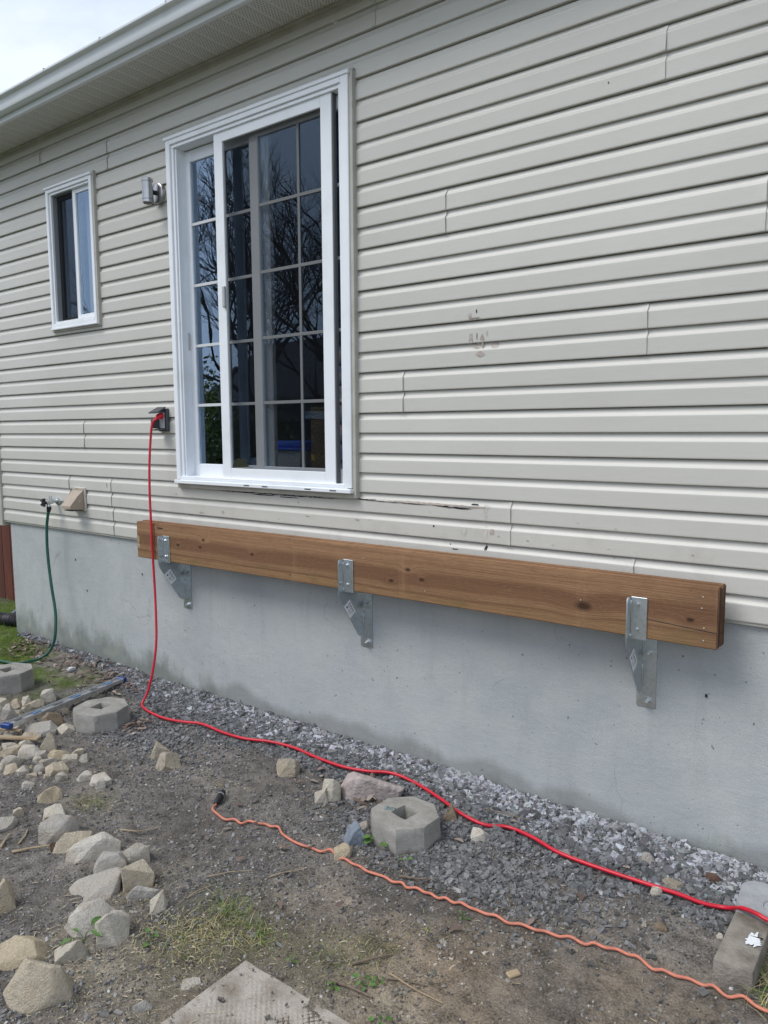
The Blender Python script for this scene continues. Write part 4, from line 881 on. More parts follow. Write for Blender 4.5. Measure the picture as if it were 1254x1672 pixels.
def build_level():
    A = Vector((-4.150, -1.097, -.902)); B = Vector((-4.458, -.141, -.948)); Lh = (B-A).length
    t = thing('spirit_level', A, 'aluminium spirit level with blue end caps lying across stones', 'spirit level')
    W, T = .062, .024
    m1 = MB(); holes = [(.06, .16, 0), (.22, .30, 1), (.36, .46, 0), (.54, .62, 1), (.68, .76, 0)]
    def loc(mb): return mb
    f1 = MB().box(.03, Lh-.03, -W/2, -W/2+.009, -T/2, T/2, .001); f2 = MB().box(.03, Lh-.03, W/2-.009, W/2, -T/2, T/2, .001)
    web = MB(); xs = [.03, .075, .135, .20, .275, .37, .455, .52, .60, .69, .76, .82, .90, Lh-.03]
    op = {1: 'hole', 3: 'vial', 5: 'hole', 7: 'vial', 9: 'hole', 11: 'vial'}
    parts = []
    for i in range(len(xs)-1):
        if i in op: 
            parts.append((op[i], xs[i], xs[i+1]))
            web.box(xs[i], xs[i+1], -W/2+.009, -W/2+.016, -.004, .006); web.box(xs[i], xs[i+1], W/2-.016, W/2-.009, -.004, .006)
        else: web.box(xs[i], xs[i+1], -W/2+.009, W/2-.009, -.004, .006)
    ax = (B-A).normalized(); sd_ = Vector((0, 0, 1)).cross(ax).normalized(); upv = ax.cross(sd_)
    def tr(mb):
        mb.v = [tuple(A+ax*v[0]+sd_*v[1]+upv*v[2]) for v in mb.v]; return mb
    obj('rail', tr(f1), 'alu', t); obj('rail', tr(f2), 'alu', t); obj('web', tr(web), 'alu', t)
    for e0, e1 in ((0, .034), (Lh-.034, Lh)): obj('end_cap', tr(MB().box(e0, e1, -W/2-.002, W/2+.002, -T/2-.002, T/2+.002, .004)), 'blue', t)
    for k, a, b in parts:
        if k == 'vial':
            h = obj('vial_holder', tr(MB().box(a+.004, b-.004, -.012, .012, -.006, .008, .003)), 'blue', t)
            obj('vial', tr(MB().cyl((a+.015, 0, .008), (b-.015, 0, .008), .006, 10)), 'vial', h)
build_level()

# ------------------------------------------------------------------ rocks
ROCKS=[(-2.14,-1.98,0.172,0.134,0.085,1.11),(-2.357,-1.929,0.144,0.102,0.046,1.13),(-2.229,-1.831,0.101,0.079,0.054,1.07),(-2.316,-1.704,0.151,0.118,0.053,1.05),(-2.189,-1.701,0.104,0.081,0.071,1.02),(-2.491,-1.571,0.172,0.134,0.059,1.04),(-2.391,-1.467,0.117,0.091,0.081,0.99),(-2.313,-1.485,0.117,0.055,0.037,0.98),(-2.199,-1.507,0.061,0.048,0.061,0.96),(-2.536,-1.478,0.118,0.092,0.064,1.02),(-2.533,-1.373,0.109,0.085,0.06,0.99),(-2.711,-1.443,0.182,0.103,0.058,1.04),(-2.838,-1.454,0.153,0.09,0.049,1.06),(-2.964,-1.459,0.151,0.118,0.066,1.08),(-3.119,-1.376,0.095,0.074,0.048,1.08),(-3.287,-1.306,0.096,0.075,0.056,1.08),(-2.672,-1.844,0.096,0.075,0.078,1.15),(-3.217,-1.569,0.1,0.072,0.032,1.14),(-3.262,-1.478,0.044,0.034,0.032,1.12),(-3.495,-1.311,0.053,0.041,0.024,1.11),(-3.351,-1.098,0.072,0.056,0.028,1.04),(-3.252,-1.066,0.098,0.076,0.037,1.02),(-3.205,-1.105,0.044,0.034,0.033,1.03),(-2.866,-1.53,0.035,0.027,0.035,1.08),(-1.838,-1.828,0.056,0.02,0.018,0.99),(-1.806,-1.682,0.051,0.032,0.016,0.92),(-4.643,-0.875,0.083,0.065,0.046,1.13),(-4.588,-0.808,0.064,0.05,0.035,1.12),(-4.555,-0.754,0.061,0.048,0.052,1.1),(-4.457,-0.911,0.095,0.074,0.059,1.12),(-4.494,-0.737,0.103,0.036,0.033,1.1),(-4.544,-0.625,0.089,0.07,0.059,1.08),(-4.086,-0.924,0.155,0.121,0.05,1.09),(-4.134,-0.833,0.12,0.094,0.056,1.08),(-4.225,-0.983,0.074,0.057,0.039,1.12),(-4.155,-1.071,0.072,0.046,0.023,1.13),(-4.03,-1.01,0.112,0.039,0.036,1.1),(-4.019,-1.143,0.069,0.054,0.036,1.13),(-3.973,-1.086,0.086,0.03,0.028,1.11),(-3.933,-1.161,0.11,0.061,0.035,1.12),(-3.842,-1.117,0.119,0.093,0.046,1.11),(-3.78,-1.098,0.077,0.059,0.025,1.09),(-3.835,-1.017,0.072,0.056,0.063,1.08),(-3.709,-1.034,0.1,0.058,0.032,1.07),(-3.62,-1.022,0.076,0.049,0.024,1.06),(-3.66,-0.952,0.059,0.032,0.019,1.05),(-3.544,-0.981,0.045,0.035,0.03,1.04),(-3.666,-1.112,0.079,0.03,0.025,1.09),(-3.528,-1.143,0.095,0.074,0.038,1.08),(-3.445,-1.17,0.054,0.042,0.024,1.07),(-3.791,-1.298,0.043,0.034,0.03,1.14),(-3.734,-1.274,0.062,0.048,0.027,1.13),(-3.663,-1.246,0.058,0.045,0.031,1.11),(-3.618,-1.189,0.055,0.043,0.032,1.1),(-3.597,-1.238,0.049,0.038,0.017,1.11),(-3.819,-1.226,0.104,0.036,0.033,1.13),(-3.987,-0.824,0.087,0.068,0.03,1.06),(-4.245,-0.68,0.045,0.035,0.027,1.06),(-3.275,-0.701,0.1,0.078,0.058,0.95),(-3.144,-0.75,0.115,0.09,0.049,0.94),(-2.595,-0.445,0.1,0.078,0.071,0.78),(-2.265,-0.562,0.062,0.048,0.051,0.74),(-2.245,-0.516,0.079,0.062,0.079,0.73),(-2.125,-0.374,0.285,0.116,0.091,0.67),(-1.924,-0.738,0.084,0.065,0.056,0.69),(-1.974,-0.638,0.068,0.047,0.022,0.69),(-1.894,-0.854,0.069,0.054,0.042,0.71),(-1.517,-0.41,0.071,0.056,0.036,0.52),(-1.699,-0.35,0.062,0.048,0.056,0.56),(-0.768,-0.278,0.073,0.057,0.027,0.27),(-0.8,-0.365,0.036,0.028,0.028,0.29),(-0.652,-0.152,0.06,0.047,0.023,0.22),(-0.728,-0.54,0.04,0.031,0.017,0.28),(-0.897,-0.169,0.055,0.043,0.031,0.3),(-0.779,-0.552,0.019,0.015,0.018,0.3),(-0.557,-0.468,0.025,0.019,0.01,0.21)]
RL = {0: 'largest pale boulder with orange streak at the bottom left corner', 1: 'tan rounded rock at left edge just above the largest boulder', 2: 'pointed pale rock between tan rock and the leaning oval one', 3: 'big whitish rounded rock with a green seedling in front',
      4: 'oval grey-tan rock leaning against big whitish rock', 5: 'wide pinkish-white angular rock below the row of stones', 6: 'wedge-shaped brown-grey rock with upright peak', 7: 'flat thin slab of stone beside the wedge-shaped rock', 8: 'small tan upright stone right of the flat thin one',
      9: 'grey lump of rock in front of the upright pale stone', 10: 'upright pale angular stone behind grey lump', 11: 'long pale block-shaped rock in the middle of the row', 12: 'pale rock touching the left end of the long block-shaped rock', 13: 'flat-topped grey rock with reddish stone at its foot',
      14: 'grey pointed stone just above the flat-topped grey rock', 15: 'domed tan stone at the top of the stone row', 16: 'yellowish rock cut by the left edge above the tan one', 17: 'flat grey-tan stone at left edge by wood splinters', 18: 'small round pale stone between left edge and stone row', 19: 'small pale stone alone between rubble pile and domed tan stone',
      20: 'pale wedge of stone left of the twin white stones', 21: 'larger of the twin white stones near dry grass', 22: 'smaller white stone leaning on its twin near dry grass', 23: 'small reddish-brown stone at foot of flat-topped rock', 24: 'small grey flat stone left of the diamond tread paver', 25: 'pinkish flat stone at the corner of the diamond tread paver',
      32: 'largest grey rock of the rubble pile, below the spirit level', 33: 'brownish rock lying against the spirit level near its middle', 31: 'beige crumbly rock on the moss side of the spirit level', 43: 'yellowish angular stone at right side of rubble pile', 48: 'tan wedge-shaped rock at the bottom of the rubble pile',
      26: 'pale stone at left edge between mossy deck block and spirit level', 27: 'rounded tan stone under mossy deck block, second from the left edge', 28: 'upright pale stone below the right corner of the mossy deck block', 30: 'long low stone touching the upper side of the spirit level',
      56: 'grey stone tucked against the left foot of deck block by red cord', 57: 'small stone between the spirit level and deck block by red cord', 42: 'upright tan stone right below the largest grey rubble rock', 45: 'small stone at the upper right tip of the rubble pile', 46: 'rightmost small pale stone of the rubble pile',
      44: 'grey stone right of the yellowish angular one in the rubble', 49: 'small pale stone touching lower right of the tan wedge-shaped rock', 55: 'long flat sliver of stone low at left in rubble pile', 40: 'large slanted rock in the middle of the rubble pile', 39: 'broad pale rock left of the large slanted rubble rock',
      58: 'upper of two tan rocks in the middle of the gravel', 59: 'lower of two tan rocks in the middle of the gravel', 60: 'two-toned tan rock just below the red cord', 61: 'low half of the split pale stone left of pinkish slab', 62: 'tall half of the split pale stone left of pinkish slab', 63: 'large flat pinkish slab of rock behind the deck block',
      64: 'blue-grey round rock left of the foreground deck block', 65: 'tan stone touching the left side of foreground deck block', 66: 'yellowish stone under the orange cord', 67: 'square white stone right of the foreground deck block', 68: 'brownish stone between deck block and red cord', 69: 'oval tan stone above the red cord at right',
      70: 'small tan stone tucked under the red cord at right', 71: 'rust-brown stone against the wall at right', 72: 'small brown-grey flat stone below red cord at right', 73: 'pale grey cobble in gravel near foundation at right', 74: 'tiny tan pebble between red and orange cords at right', 75: 'small round white pebble beside concrete block'}
def rock_mesh(i, w_, d_, h_):
    q = random.Random(1000+i*7); k = bmesh.new()
    n = q.choice((11, 12, 13, 15))
    for _ in range(n):
        a, e = q.uniform(0, 2*math.pi), q.uniform(-.5, 1.0)
        ca = math.copysign(abs(math.cos(a))**.62, math.cos(a)); sa = math.copysign(abs(math.sin(a))**.62, math.sin(a))
        rr = math.sqrt(max(.02, 1-max(0, e)**3.2)); j = q.uniform(.82, 1.05)
        k.verts.new((ca*rr*w_/2*j, sa*rr*d_/2*j, (e if e > 0 else e*.6)*h_*q.uniform(.82, 1.0)))
    for sx, sy in ((-1, -1), (1, -1), (-1, 1), (1, 1)): k.verts.new((sx*w_*.36*q.uniform(.8, 1.15), sy*d_*.36*q.uniform(.8, 1.15), -h_*.35))
    bmesh.ops.convex_hull(k, input=k.verts[:])
    bmesh.ops.delete(k, geom=[v for v in k.verts if not v.link_faces], context='VERTS')
    bmesh.ops.dissolve_limit(k, angle_limit=R(20), verts=k.verts[:], edges=k.edges[:])
    bmesh.ops.bevel(k, geom=k.edges[:], offset=.022*min(w_, d_, h_*1.6), segments=1, affect='EDGES', clamp_overlap=True)
    bmesh.ops.triangulate(k, faces=k.faces[:])
    cuts = 3 if w_ > .09 else 2 if w_ > .05 else 1
    bmesh.ops.subdivide_edges(k, edges=k.edges[:], cuts=cuts, use_grid_fill=True)
    k.normal_update(); sz = (w_+d_)/2
    for v in k.verts:
        p = v.co/sz
        dd = .020*noise.noise(p*2.6+Vector((i*3.1, 0, 0)))+.010*noise.noise(p*7+Vector((0, i*1.7, 0)))+.006*noise.noise(p*18)
        v.co += v.normal*dd*sz
    mb = MB().bm(k); return mb
PAL = [(.62, .57, .47), (.56, .52, .445), (.58, .51, .39), (.50, .465, .41), (.64, .59, .50), (.56, .48, .36)]
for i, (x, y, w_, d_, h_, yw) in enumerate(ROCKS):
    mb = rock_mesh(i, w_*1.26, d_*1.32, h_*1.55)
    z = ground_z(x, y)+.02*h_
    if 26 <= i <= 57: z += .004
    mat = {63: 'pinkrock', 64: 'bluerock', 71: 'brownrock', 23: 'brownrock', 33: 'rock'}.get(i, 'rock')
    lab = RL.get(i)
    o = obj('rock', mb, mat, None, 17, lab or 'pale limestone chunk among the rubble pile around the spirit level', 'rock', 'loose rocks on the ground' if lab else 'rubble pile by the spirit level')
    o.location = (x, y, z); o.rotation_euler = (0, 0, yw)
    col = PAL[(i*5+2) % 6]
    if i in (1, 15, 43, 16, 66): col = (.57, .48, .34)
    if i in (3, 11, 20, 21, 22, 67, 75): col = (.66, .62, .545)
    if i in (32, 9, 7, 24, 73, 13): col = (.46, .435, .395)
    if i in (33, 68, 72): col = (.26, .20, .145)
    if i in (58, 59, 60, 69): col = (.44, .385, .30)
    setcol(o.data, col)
# filler stones of the rubble pile, between the ones above
q = random.Random(77)
for i in range(46):
    a = q.random(); x = -4.62+1.05*a+q.uniform(-.12, .12); y = -.86-.38*a+q.uniform(-.15, .13); w_ = q.uniform(.025, .062)
    if abs((x+4.15)*.95+(y+1.097)*.306) < .05 and y > -1.12: continue
    if math.hypot(x+3.93, y+.635) < .24 or math.hypot(x+4.985, y+.655) < .22: continue
    o = obj('rock', rock_mesh(300+i, w_, w_*q.uniform(.6, .9), w_*q.uniform(.45, .75)), 'rock', None, 17, 'pale limestone chunk among the rubble pile around the spirit level', 'rock', 'rubble pile by the spirit level')
    o.location = (x, y, ground_z(x, y)-.004); o.rotation_euler = (0, 0, q.uniform(0, 6.28)); setcol(o.data, q.choice(PAL))

# ------------------------------------------------------------------ gravel, grit and litter
rs = np.random.RandomState(5)
def gz_arr(xy): return np.array([ground_z(a, b) for a, b in xy])
def chips(name, xy, size, cols, lift, label, flat=.45, parent=None):
    n = len(xy); base = np.array([(-1, -1, -1), (1, -1, -1), (1, 1, -1), (-1, 1, -1), (-1, -1, 1), (1, -1, 1), (1, 1, 1), (-1, 1, 1)], float)
    V = base[None]*rs.uniform(.45, 1.0, (n, 8, 3)); V *= (size[:, None]*rs.uniform(.7, 1.3, (n, 3))*np.array([.55, .42, .42*flat/.45*.6]))[:, None, :]
    ang = rs.uniform(0, 2*np.pi, n); tilt = rs.normal(0, .42, n); t2 = rs.normal(0, .35, n)
    c, s = np.cos(tilt), np.sin(tilt); y = V[:, :, 1]*c[:, None]-V[:, :, 2]*s[:, None]; z = V[:, :, 1]*s[:, None]+V[:, :, 2]*c[:, None]; V[:, :, 1], V[:, :, 2] = y, z
    c, s = np.cos(t2), np.sin(t2); x = V[:, :, 0]*c[:, None]+V[:, :, 2]*s[:, None]; z = -V[:, :, 0]*s[:, None]+V[:, :, 2]*c[:, None]; V[:, :, 0], V[:, :, 2] = x, z
    c, s = np.cos(ang), np.sin(ang); x = V[:, :, 0]*c[:, None]-V[:, :, 1]*s[:, None]; y = V[:, :, 0]*s[:, None]+V[:, :, 1]*c[:, None]; V[:, :, 0], V[:, :, 1] = x, y
    V += np.c_[xy, gz_arr(xy)+lift][:, None, :]
    fq = np.array([(0, 3, 2, 1), (4, 5, 6, 7), (0, 1, 5, 4), (1, 2, 6, 5), (2, 3, 7, 6), (3, 0, 4, 7)])
    F = (fq[None]+(np.arange(n)*8)[:, None, None]).reshape(-1, 4)
    fastmesh(name, V.reshape(-1, 3), F, 'gravel', np.repeat(cols, 8, 0), label=label, category='gravel', kind='stuff', parent=parent) if False else fastmesh(name, V.reshape(-1, 3), F, 'gravel', np.repeat(cols, 8, 0), label=label, cat='gravel', kind='stuff')
def width_at(x): return np.interp(x, [-6.3, -5.2, -4.6, -4.0, -3.0, -2.0, -1.5, -1.0, -.4, .3], [.04, .05, .12, .36, .38, .40, .48, .50, .50, .5])
RC = np.array([q[:2] for q in smoothpts([(x, y, 0) for x, y in REDG], 8)]+[q[:2] for q in smoothpts([(x, y, 0) for x, y in ORANGE], 4)])
def keep(xy, cord=0.):
    m = np.ones(len(xy), bool)
    if cord:
        for i in range(0, len(xy), 4000): m[i:i+4000] &= np.hypot(xy[i:i+4000, None, 0]-RC[None, :, 0], xy[i:i+4000, None, 1]-RC[None, :, 1]).min(1) > cord
    for bx, by in ((-1.782, -.578), (-3.93, -.635), (-4.985, -.655)): m &= np.hypot(xy[:, 0]-bx, xy[:, 1]-by) > .15
    m &= ~((xy[:, 0] > -.545) & (xy[:, 0] < -.2) & (xy[:, 1] > -.68) & (xy[:, 1] < -.15))
    m &= ~((xy[:, 0] > -1.757) & (xy[:, 0] < -1.157) & (xy[:, 1] < -1.497) & (xy[:, 1] > -2.1))
    return m
# coarse shale along the wall
n = 60000; x = rs.uniform(-6.1, .25, n); t = rs.beta(1.0, 1.35, n)*1.25; y = .012-t*width_at(x); nf = np.array([noise.noise(Vector((a*3, b*3, 21))) for a, b in zip(x, y)])
ok = (t < 1+.35*nf) & (rs.uniform(0, 1, n) < np.clip(1.25-.75*t, .1, 1)) & ((x > -4.75) | (rs.uniform(0, 1, n) < .25))
xy = np.c_[x, y][ok]; t = t[ok]; k = keep(xy, .013); xy, t = xy[k], t[k]; n = len(xy)
pale = (rs.uniform(0, 1, n) < np.clip(.75-2.6*np.abs(xy[:, 1]), .03, .75)*np.interp(xy[:, 0], [-6, -4.2, -3, -1.8, 0], [.35, .4, .6, .95, 1])); val = np.where(pale, rs.uniform(.24, .50, n), rs.uniform(.08, .23, n))
cols = np.stack([val*rs.uniform(.94, 1.03, n), val*rs.uniform(.97, 1.03, n), val*np.where(pale, rs.uniform(1.02, 1.12, n), rs.uniform(.96, 1.08, n))], -1)
sz = rs.gamma(4, .0050, n)*(1.0-.35*np.clip(t, 0, 1))+.0045
chips('gravel', xy, np.clip(sz, .006, .050), cols, rs.uniform(-.004, .014, n)*(1-.7*np.clip(t, 0, 1)), 'grey shale gravel banked along the foot of the foundation')
# scattered chips and fine grit over the trodden soil
n = 95000; x = rs.uniform(-4.6, .2, n); y = -rs.uniform(.02, 2.25, n); nf = np.array([noise.noise(Vector((a*2.1, b*2.1, 31)))+.6*noise.noise(Vector((a*6, b*6, 33))) for a, b in zip(x, y)])
brown = np.clip((-.62-y)*1.6, 0, 1)*np.clip((x+2.1)/.9, 0, 1)
ok = rs.uniform(0, 1, n) < np.clip(.62+.6*nf-.42*brown, .05, 1); xy = np.c_[x, y][ok]; br = brown[ok]; k = keep(xy, .007); xy, br = xy[k], br[k]; n = len(xy)
val = rs.uniform(.06, .27, n)*(1+.9*(rs.uniform(0, 1, n) < .10)); wm = br*rs.uniform(.2, 1, n)
cols = np.stack([val*(1.03+.25*wm), val*(1+.08*wm), val*(.97-.16*wm)], -1); wh = rs.uniform(0, 1, n) < .006; cols[wh] = (.6, .58, .54)
sz = rs.gamma(3, .0017, n)+.0022; big = rs.uniform(0, 1, n) < .03; sz[big] *= 2.4
chips('fine_gravel', xy, np.clip(sz, .003, .03), cols, rs.uniform(-.001, .002, n), 'fine dark grit and crushed stone trodden into the soil', .5)
n = 170; xy = np.c_[rs.uniform(-1.74, -1.18, n), rs.uniform(-2.05, -1.51, n)]; val = rs.uniform(.05, .35, n)
chips('slab_grit', xy, rs.gamma(2.2, .0024, n)+.0022, np.stack([val*1.1, val, val*.88], -1), .012, 'dark crumbs of soil and grit lying on the paver', .5)
# chips crowded round the middle deck block and down the right
n = 5600; c0 = rs.randint(0, 3, n); cx = np.array([-1.775, -1.35, -3.6])[c0]; cy = np.array([-.59, -.62, -.55])[c0]; x = cx+rs.normal(0, .22, n); y = cy+rs.normal(0, .10, n)
xy = np.c_[x, np.minimum(y, -.05)]; xy = xy[keep(xy, .012)]; n = len(xy); val = rs.uniform(.08, .25, n); cols = np.stack([val, val*1.0, val*1.0], -1)
chips('gravel', xy, np.clip(rs.gamma(4, .0036, n)+.004, .005, .036), cols, rs.uniform(-.003, .004, n), 'loose shale chips scattered around the foreground deck block')

def strips(name, xy, length, width, cols, lift, mat, label, cat, curl=.15, up=None):
    """thin bent strips of 3 quads: straw, leaf bits, grass blades (up = lean from vertical)"""
    n = len(xy); ang = rs.uniform(0, 2*np.pi, n); dx, dy = np.cos(ang), np.sin(ang); nx, ny = -dy, dx; z0 = gz_arr(xy)+lift
    tl = np.abs(rs.normal(0, .16, n)); V = np.zeros((n, 8, 3)); bend = rs.normal(0, curl, n)
    for k in range(4):
        s = k/3; wv = width*(.12+.88*math.sin(math.pi*(.08+.84*s))) if up is None else width*(1-s*.85)
        if up is None:
            px = xy[:, 0]+dx*length*(s-.5)+nx*bend*length*(s-.5)**2*2; py = xy[:, 1]+dy*length*(s-.5)+ny*bend*length*(s-.5)**2*2; pz = z0+np.abs(bend)*length*(1-4*(s-.5)**2)*.5+tl*length*s
        else:
            px = xy[:, 0]+dx*length*np.sin(up)*s**1.5; py = xy[:, 1]+dy*length*np.sin(up)*s**1.5; pz = z0+length*np.cos(up)*s*(1-.25*s)
        V[:, 2*k] = np.stack([px-nx*wv/2, py-ny*wv/2, pz], -1); V[:, 2*k+1] = np.stack([px+nx*wv/2, py+ny*wv/2, pz+(.0008 if up is None else 0)], -1)
    fq = np.array([(0, 1, 3, 2), (2, 3, 5, 4), (4, 5, 7, 6)]); F = (fq[None]+(np.arange(n)*8)[:, None, None]).reshape(-1, 4)
    fastmesh(name, V.reshape(-1, 3), F, mat, np.repeat(cols, 8, 0), True, label=label, cat=cat, kind='stuff')
# straw and shavings
n = 2400; x = np.r_[rs.uniform(-3.4, -.4, 900), rs.normal(-2.1, .28, 1500)]; y = np.r_[-rs.uniform(.5, 2.1, 900), rs.normal(-1.72, .17, 1500)]
xy = np.c_[x, y]; k = (xy[:, 1] < -.5); xy = xy[k]; n = len(xy); val = rs.uniform(.5, 1.15, n)
cols = np.stack([.46*val, .40*val, .27*val], -1)
strips('straw_litter', xy, rs.gamma(2, .0052, n)+.004, rs.uniform(.0008, .003, n), cols, rs.uniform(.002, .006, n), 'straw', 'pale straw and wood shavings littered over the soil', 'litter')
# dead leaves by the foundation corner and beside the blocks
n = 520; x = np.r_[rs.uniform(-5.9, -4.2, 300), rs.normal(-3.72, .06, 50), rs.normal(-2.15, .2, 30), rs.uniform(-2.6, -.5, 24)]; y = np.r_[-np.abs(rs.normal(.14, .11, 300))-.02, rs.normal(-.56, .05, 50), rs.normal(-.42, .1, 30), -rs.uniform(.1, 1.3, 24)]
xy = np.c_[x, y]; k = keep(xy) & (xy[:, 1] < -.01); xy = xy[k]; n = len(xy); val = rs.uniform(.45, 1.3, n); cols = np.stack([.17*val, .115*val, .095*val], -1); g = rs.uniform(0, 1, n) < .3; cols[g] = np.stack([.27*val, .22*val, .19*val], -1)[g]
strips('leaf_litter', xy, rs.uniform(.018, .055, n), rs.uniform(.010, .028, n), cols, rs.uniform(.004, .02, n), 'leaf', 'brown dead leaves gathered along the foot of the wall', 'leaves', .5)
# grass
gx, gy, gl, gc, gu = [], [], [], [], []
def tuft(cx, cy, sx, sy, n, l0, l1, dry, lean=.7):
    for _ in range(n):
        a, b = rs.normal(cx, sx), rs.normal(cy, sy)
        if b > -.02 and a > -6.2: continue
        if -1.757 < a < -1.157 and -2.1 < b < -1.51: continue
        gx.append(a); gy.append(b); gl.append(rs.uniform(l0, l1)); d = rs.uniform(0, 1) < dry; v = rs.uniform(.65, 1.25)
        gc.append((.40*v, .35*v, .17*v) if d else (.12*v, .21*v, .035*v)); gu.append(abs(rs.normal(lean, .3)) if not d else abs(rs.normal(1.25, .25)))
tuft(-1.98, -1.37, .075, .045, 240, .02, .07, .4); tuft(-1.80, -1.39, .055, .03, 190, .02, .055, .4); tuft(-1.93, -1.50, .09, .06, 420, .02, .06, .88, 1.15); tuft(-2.02, -1.60, .10, .06, 200, .02, .06, .75, 1.1); tuft(-1.5, -1.28, .12, .07, 220, .015, .05, .7, 1.1)
tuft(-3.11, -1.21, .06, .035, 150, .02, .055, .75, 1.0); tuft(-1.35, -1.02, .06, .04, 60, .015, .04, .8, 1.1); tuft(-.375, -.56, .03, .09, 260, .05, .12, .75, .9); tuft(-2.78, -.72, .10, .03, 90, .015, .04, .95, 1.2)
tuft(-6.9, .25, .3, .22, 2400, .03, .09, .12, .6); tuft(-6.0, -.30, .28, .22, 1500, .012, .045, .15, .9); tuft(-5.2, -.42, .35, .16, 700, .008, .025, .25, 1.0)
for _ in range(14000):
    a, b = rs.uniform(-6.5, -4.2), rs.uniform(-1.0, -.02)
    if moss_at(a, b) < rs.uniform(.25, .8): continue
    if math.hypot(a+4.985, b+.655) < .165: continue
    gx.append(a); gy.append(b); gl.append(rs.uniform(.006, .018)); v = rs.uniform(.6, 1.3); gc.append((.15*v, .22*v, .035*v)); gu.append(abs(rs.normal(.7, .3)))
n = len(gx); strips('grass', np.c_[gx, gy], np.array(gl), rs.uniform(.0016, .0032, n), np.array(gc), -.002, 'grassm', 'short patchy grass, green and dry, growing through the soil', 'grass', up=np.array(gu))

# weeds
def weed(x, y, n, size, label):
    t = thing('weed', (x, y, ground_z(x, y)), label, 'weed', 'small green weeds'); z = ground_z(x, y); q = random.Random(int(x*991)); st = MB()
    for k in range(n):
        a = 2*math.pi*k/n+q.uniform(-.5, .5); l = size*q.uniform(.6, 1.1); h = size*q.uniform(.25, .9)
        tip = Vector((x+math.cos(a)*l*.6, y+math.sin(a)*l*.6, z+h)); st.tube([(x, y, z-.003), (x+math.cos(a)*l*.2, y+math.sin(a)*l*.2, z+h*.7), tip], [.0014, .0011, .0007], 5)
        d = Vector((math.cos(a), math.sin(a), q.uniform(-.1, .4))).normalized(); sd = Vector((-math.sin(a), math.cos(a), q.uniform(-.3, .3))); wl = l*.32
        wl *= .55 if size > .06 else 1; lf = []
        for s_, ww in ((0, .1), (.2, .75), (.45, 1), (.75, .7), (1, .05)): p = tip+d*(l*.75*s_)+Vector((0, 0, -.25*l*s_*s_)); lf += [p-sd*wl*ww, p+Vector((0, 0, -.06*l)), p+sd*wl*ww]
        obj('leaf', MB().add(lf, [(3*i+j, 3*i+j+1, 3*i+j+4, 3*i+j+3) for i in range(4) for j in range(2)]), 'weed', t, 80)
    obj('stem', st, 'weed', t, 60)
weed(-1.83, -.70, 7, .055, 'leafy green weed at front left foot of the deck block'); weed(-1.665, -.735, 5, .030, 'tiny green weed at front right foot of the deck block')
weed(-2.245, -1.775, 4, .065, 'green seedling with upright leaf in front of big whitish rock'); weed(-1.37, -1.365, 6, .034, 'round leaved weed right of the diamond tread paver'); weed(-1.345, -1.32, 4, .025, 'small weed just beyond the round leaved one')
weed(-1.435, -1.433, 4, .028, 'small two-leaf weed close to the paver edge'); weed(-2.075, -1.635, 4, .030, 'small weed among dry grass left of the paver'); weed(-1.30, -.90, 5, .022, 'tiny green sprout just below the orange cord'); weed(-1.24, -1.46, 5, .03, 'green weed at bottom edge right of the paver'); weed(-1.617, -1.425, 3, .022, 'tiny sprout above the paver corner')

# sticks and scraps
def stick(p, q_, rad, mat, label, name='stick', cat='stick', bend=.01):
    a, b = Vector(p), Vector(q_); m = (a+b)/2+Vector((rnd.uniform(-bend, bend), rnd.uniform(-bend, bend), bend*.3)); pts = smoothpts([a, a.lerp(m, .6), m, b], 4)
    obj(name, MB().tube(pts, [rad*(1.1-.6*i/len(pts)) for i in range(len(pts))], 7), mat, None, 50, label, cat, 'sticks and splinters on the ground', loc=p)
G_ = lambda x, y, h=.006: (x, y, ground_z(x, y)+h)
stick(G_(-2.984, -1.645), G_(-2.88, -1.52, .02), .0055, 'palewood', 'peeled white stick leaning on the small reddish stone')
stick(G_(-1.336, -1.28), G_(-1.137, -1.281), .003, 'palewood', 'long thin pale twig on soil right of the paver'); stick(G_(-1.464, -1.31), G_(-1.383, -1.204), .005, 'twig', 'short thick grey twig above the paver')
stick(G_(-1.465, -1.413), G_(-1.317, -1.391), .0055, 'twig', 'brown twig beside the round leaved weed'); stick(G_(-1.33, -1.30), G_(-1.22, -1.25), .004, 'twig', 'brown twig crossing the long pale twig')
stick(G_(-2.163, -1.415), G_(-2.15, -1.30), .0022, 'palewood', 'pale straw stalk above the grass tuft'); stick(G_(-2.21, -1.28), G_(-2.10, -1.15), .002, 'palewood', 'long pale straw stalk in the middle of the soil'); stick(G_(-2.02, -1.14), G_(-1.95, -1.02), .0025, 'palewood', 'pale splinter left of orange cord')
stick(G_(-3.02, -1.60), G_(-3.1, -1.52), .004, 'palewood', 'wood splinter by the flat stone at left edge'); stick(G_(-3.05, -1.66), G_(-3.13, -1.58), .005, 'palewood', 'second wood splinter at the left edge'); stick(G_(-2.78, -1.28), G_(-2.66, -1.16), .003, 'palewood', 'curved dry stalk above the long block-shaped rock', bend=.03)
stick(G_(-1.62, -.84, .012), G_(-1.50, -.78, .012), .004, 'twig', 'dark twig between deck block and orange cord'); stick(G_(-1.60, -.22, .03), G_(-1.38, -.20, .03), .0035, 'twig', 'grey twig in gravel above the red cord')
o = obj('wood_chip', MB().box(-.022, .022, -.013, .013, 0, .010, .003), 'palewood', None, 30, 'square tan bark chip alone on the brown soil', 'wood chip'); o.location = G_(-1.028, -1.042, 0); o.rotation_euler = (.1, .05, 1.1)
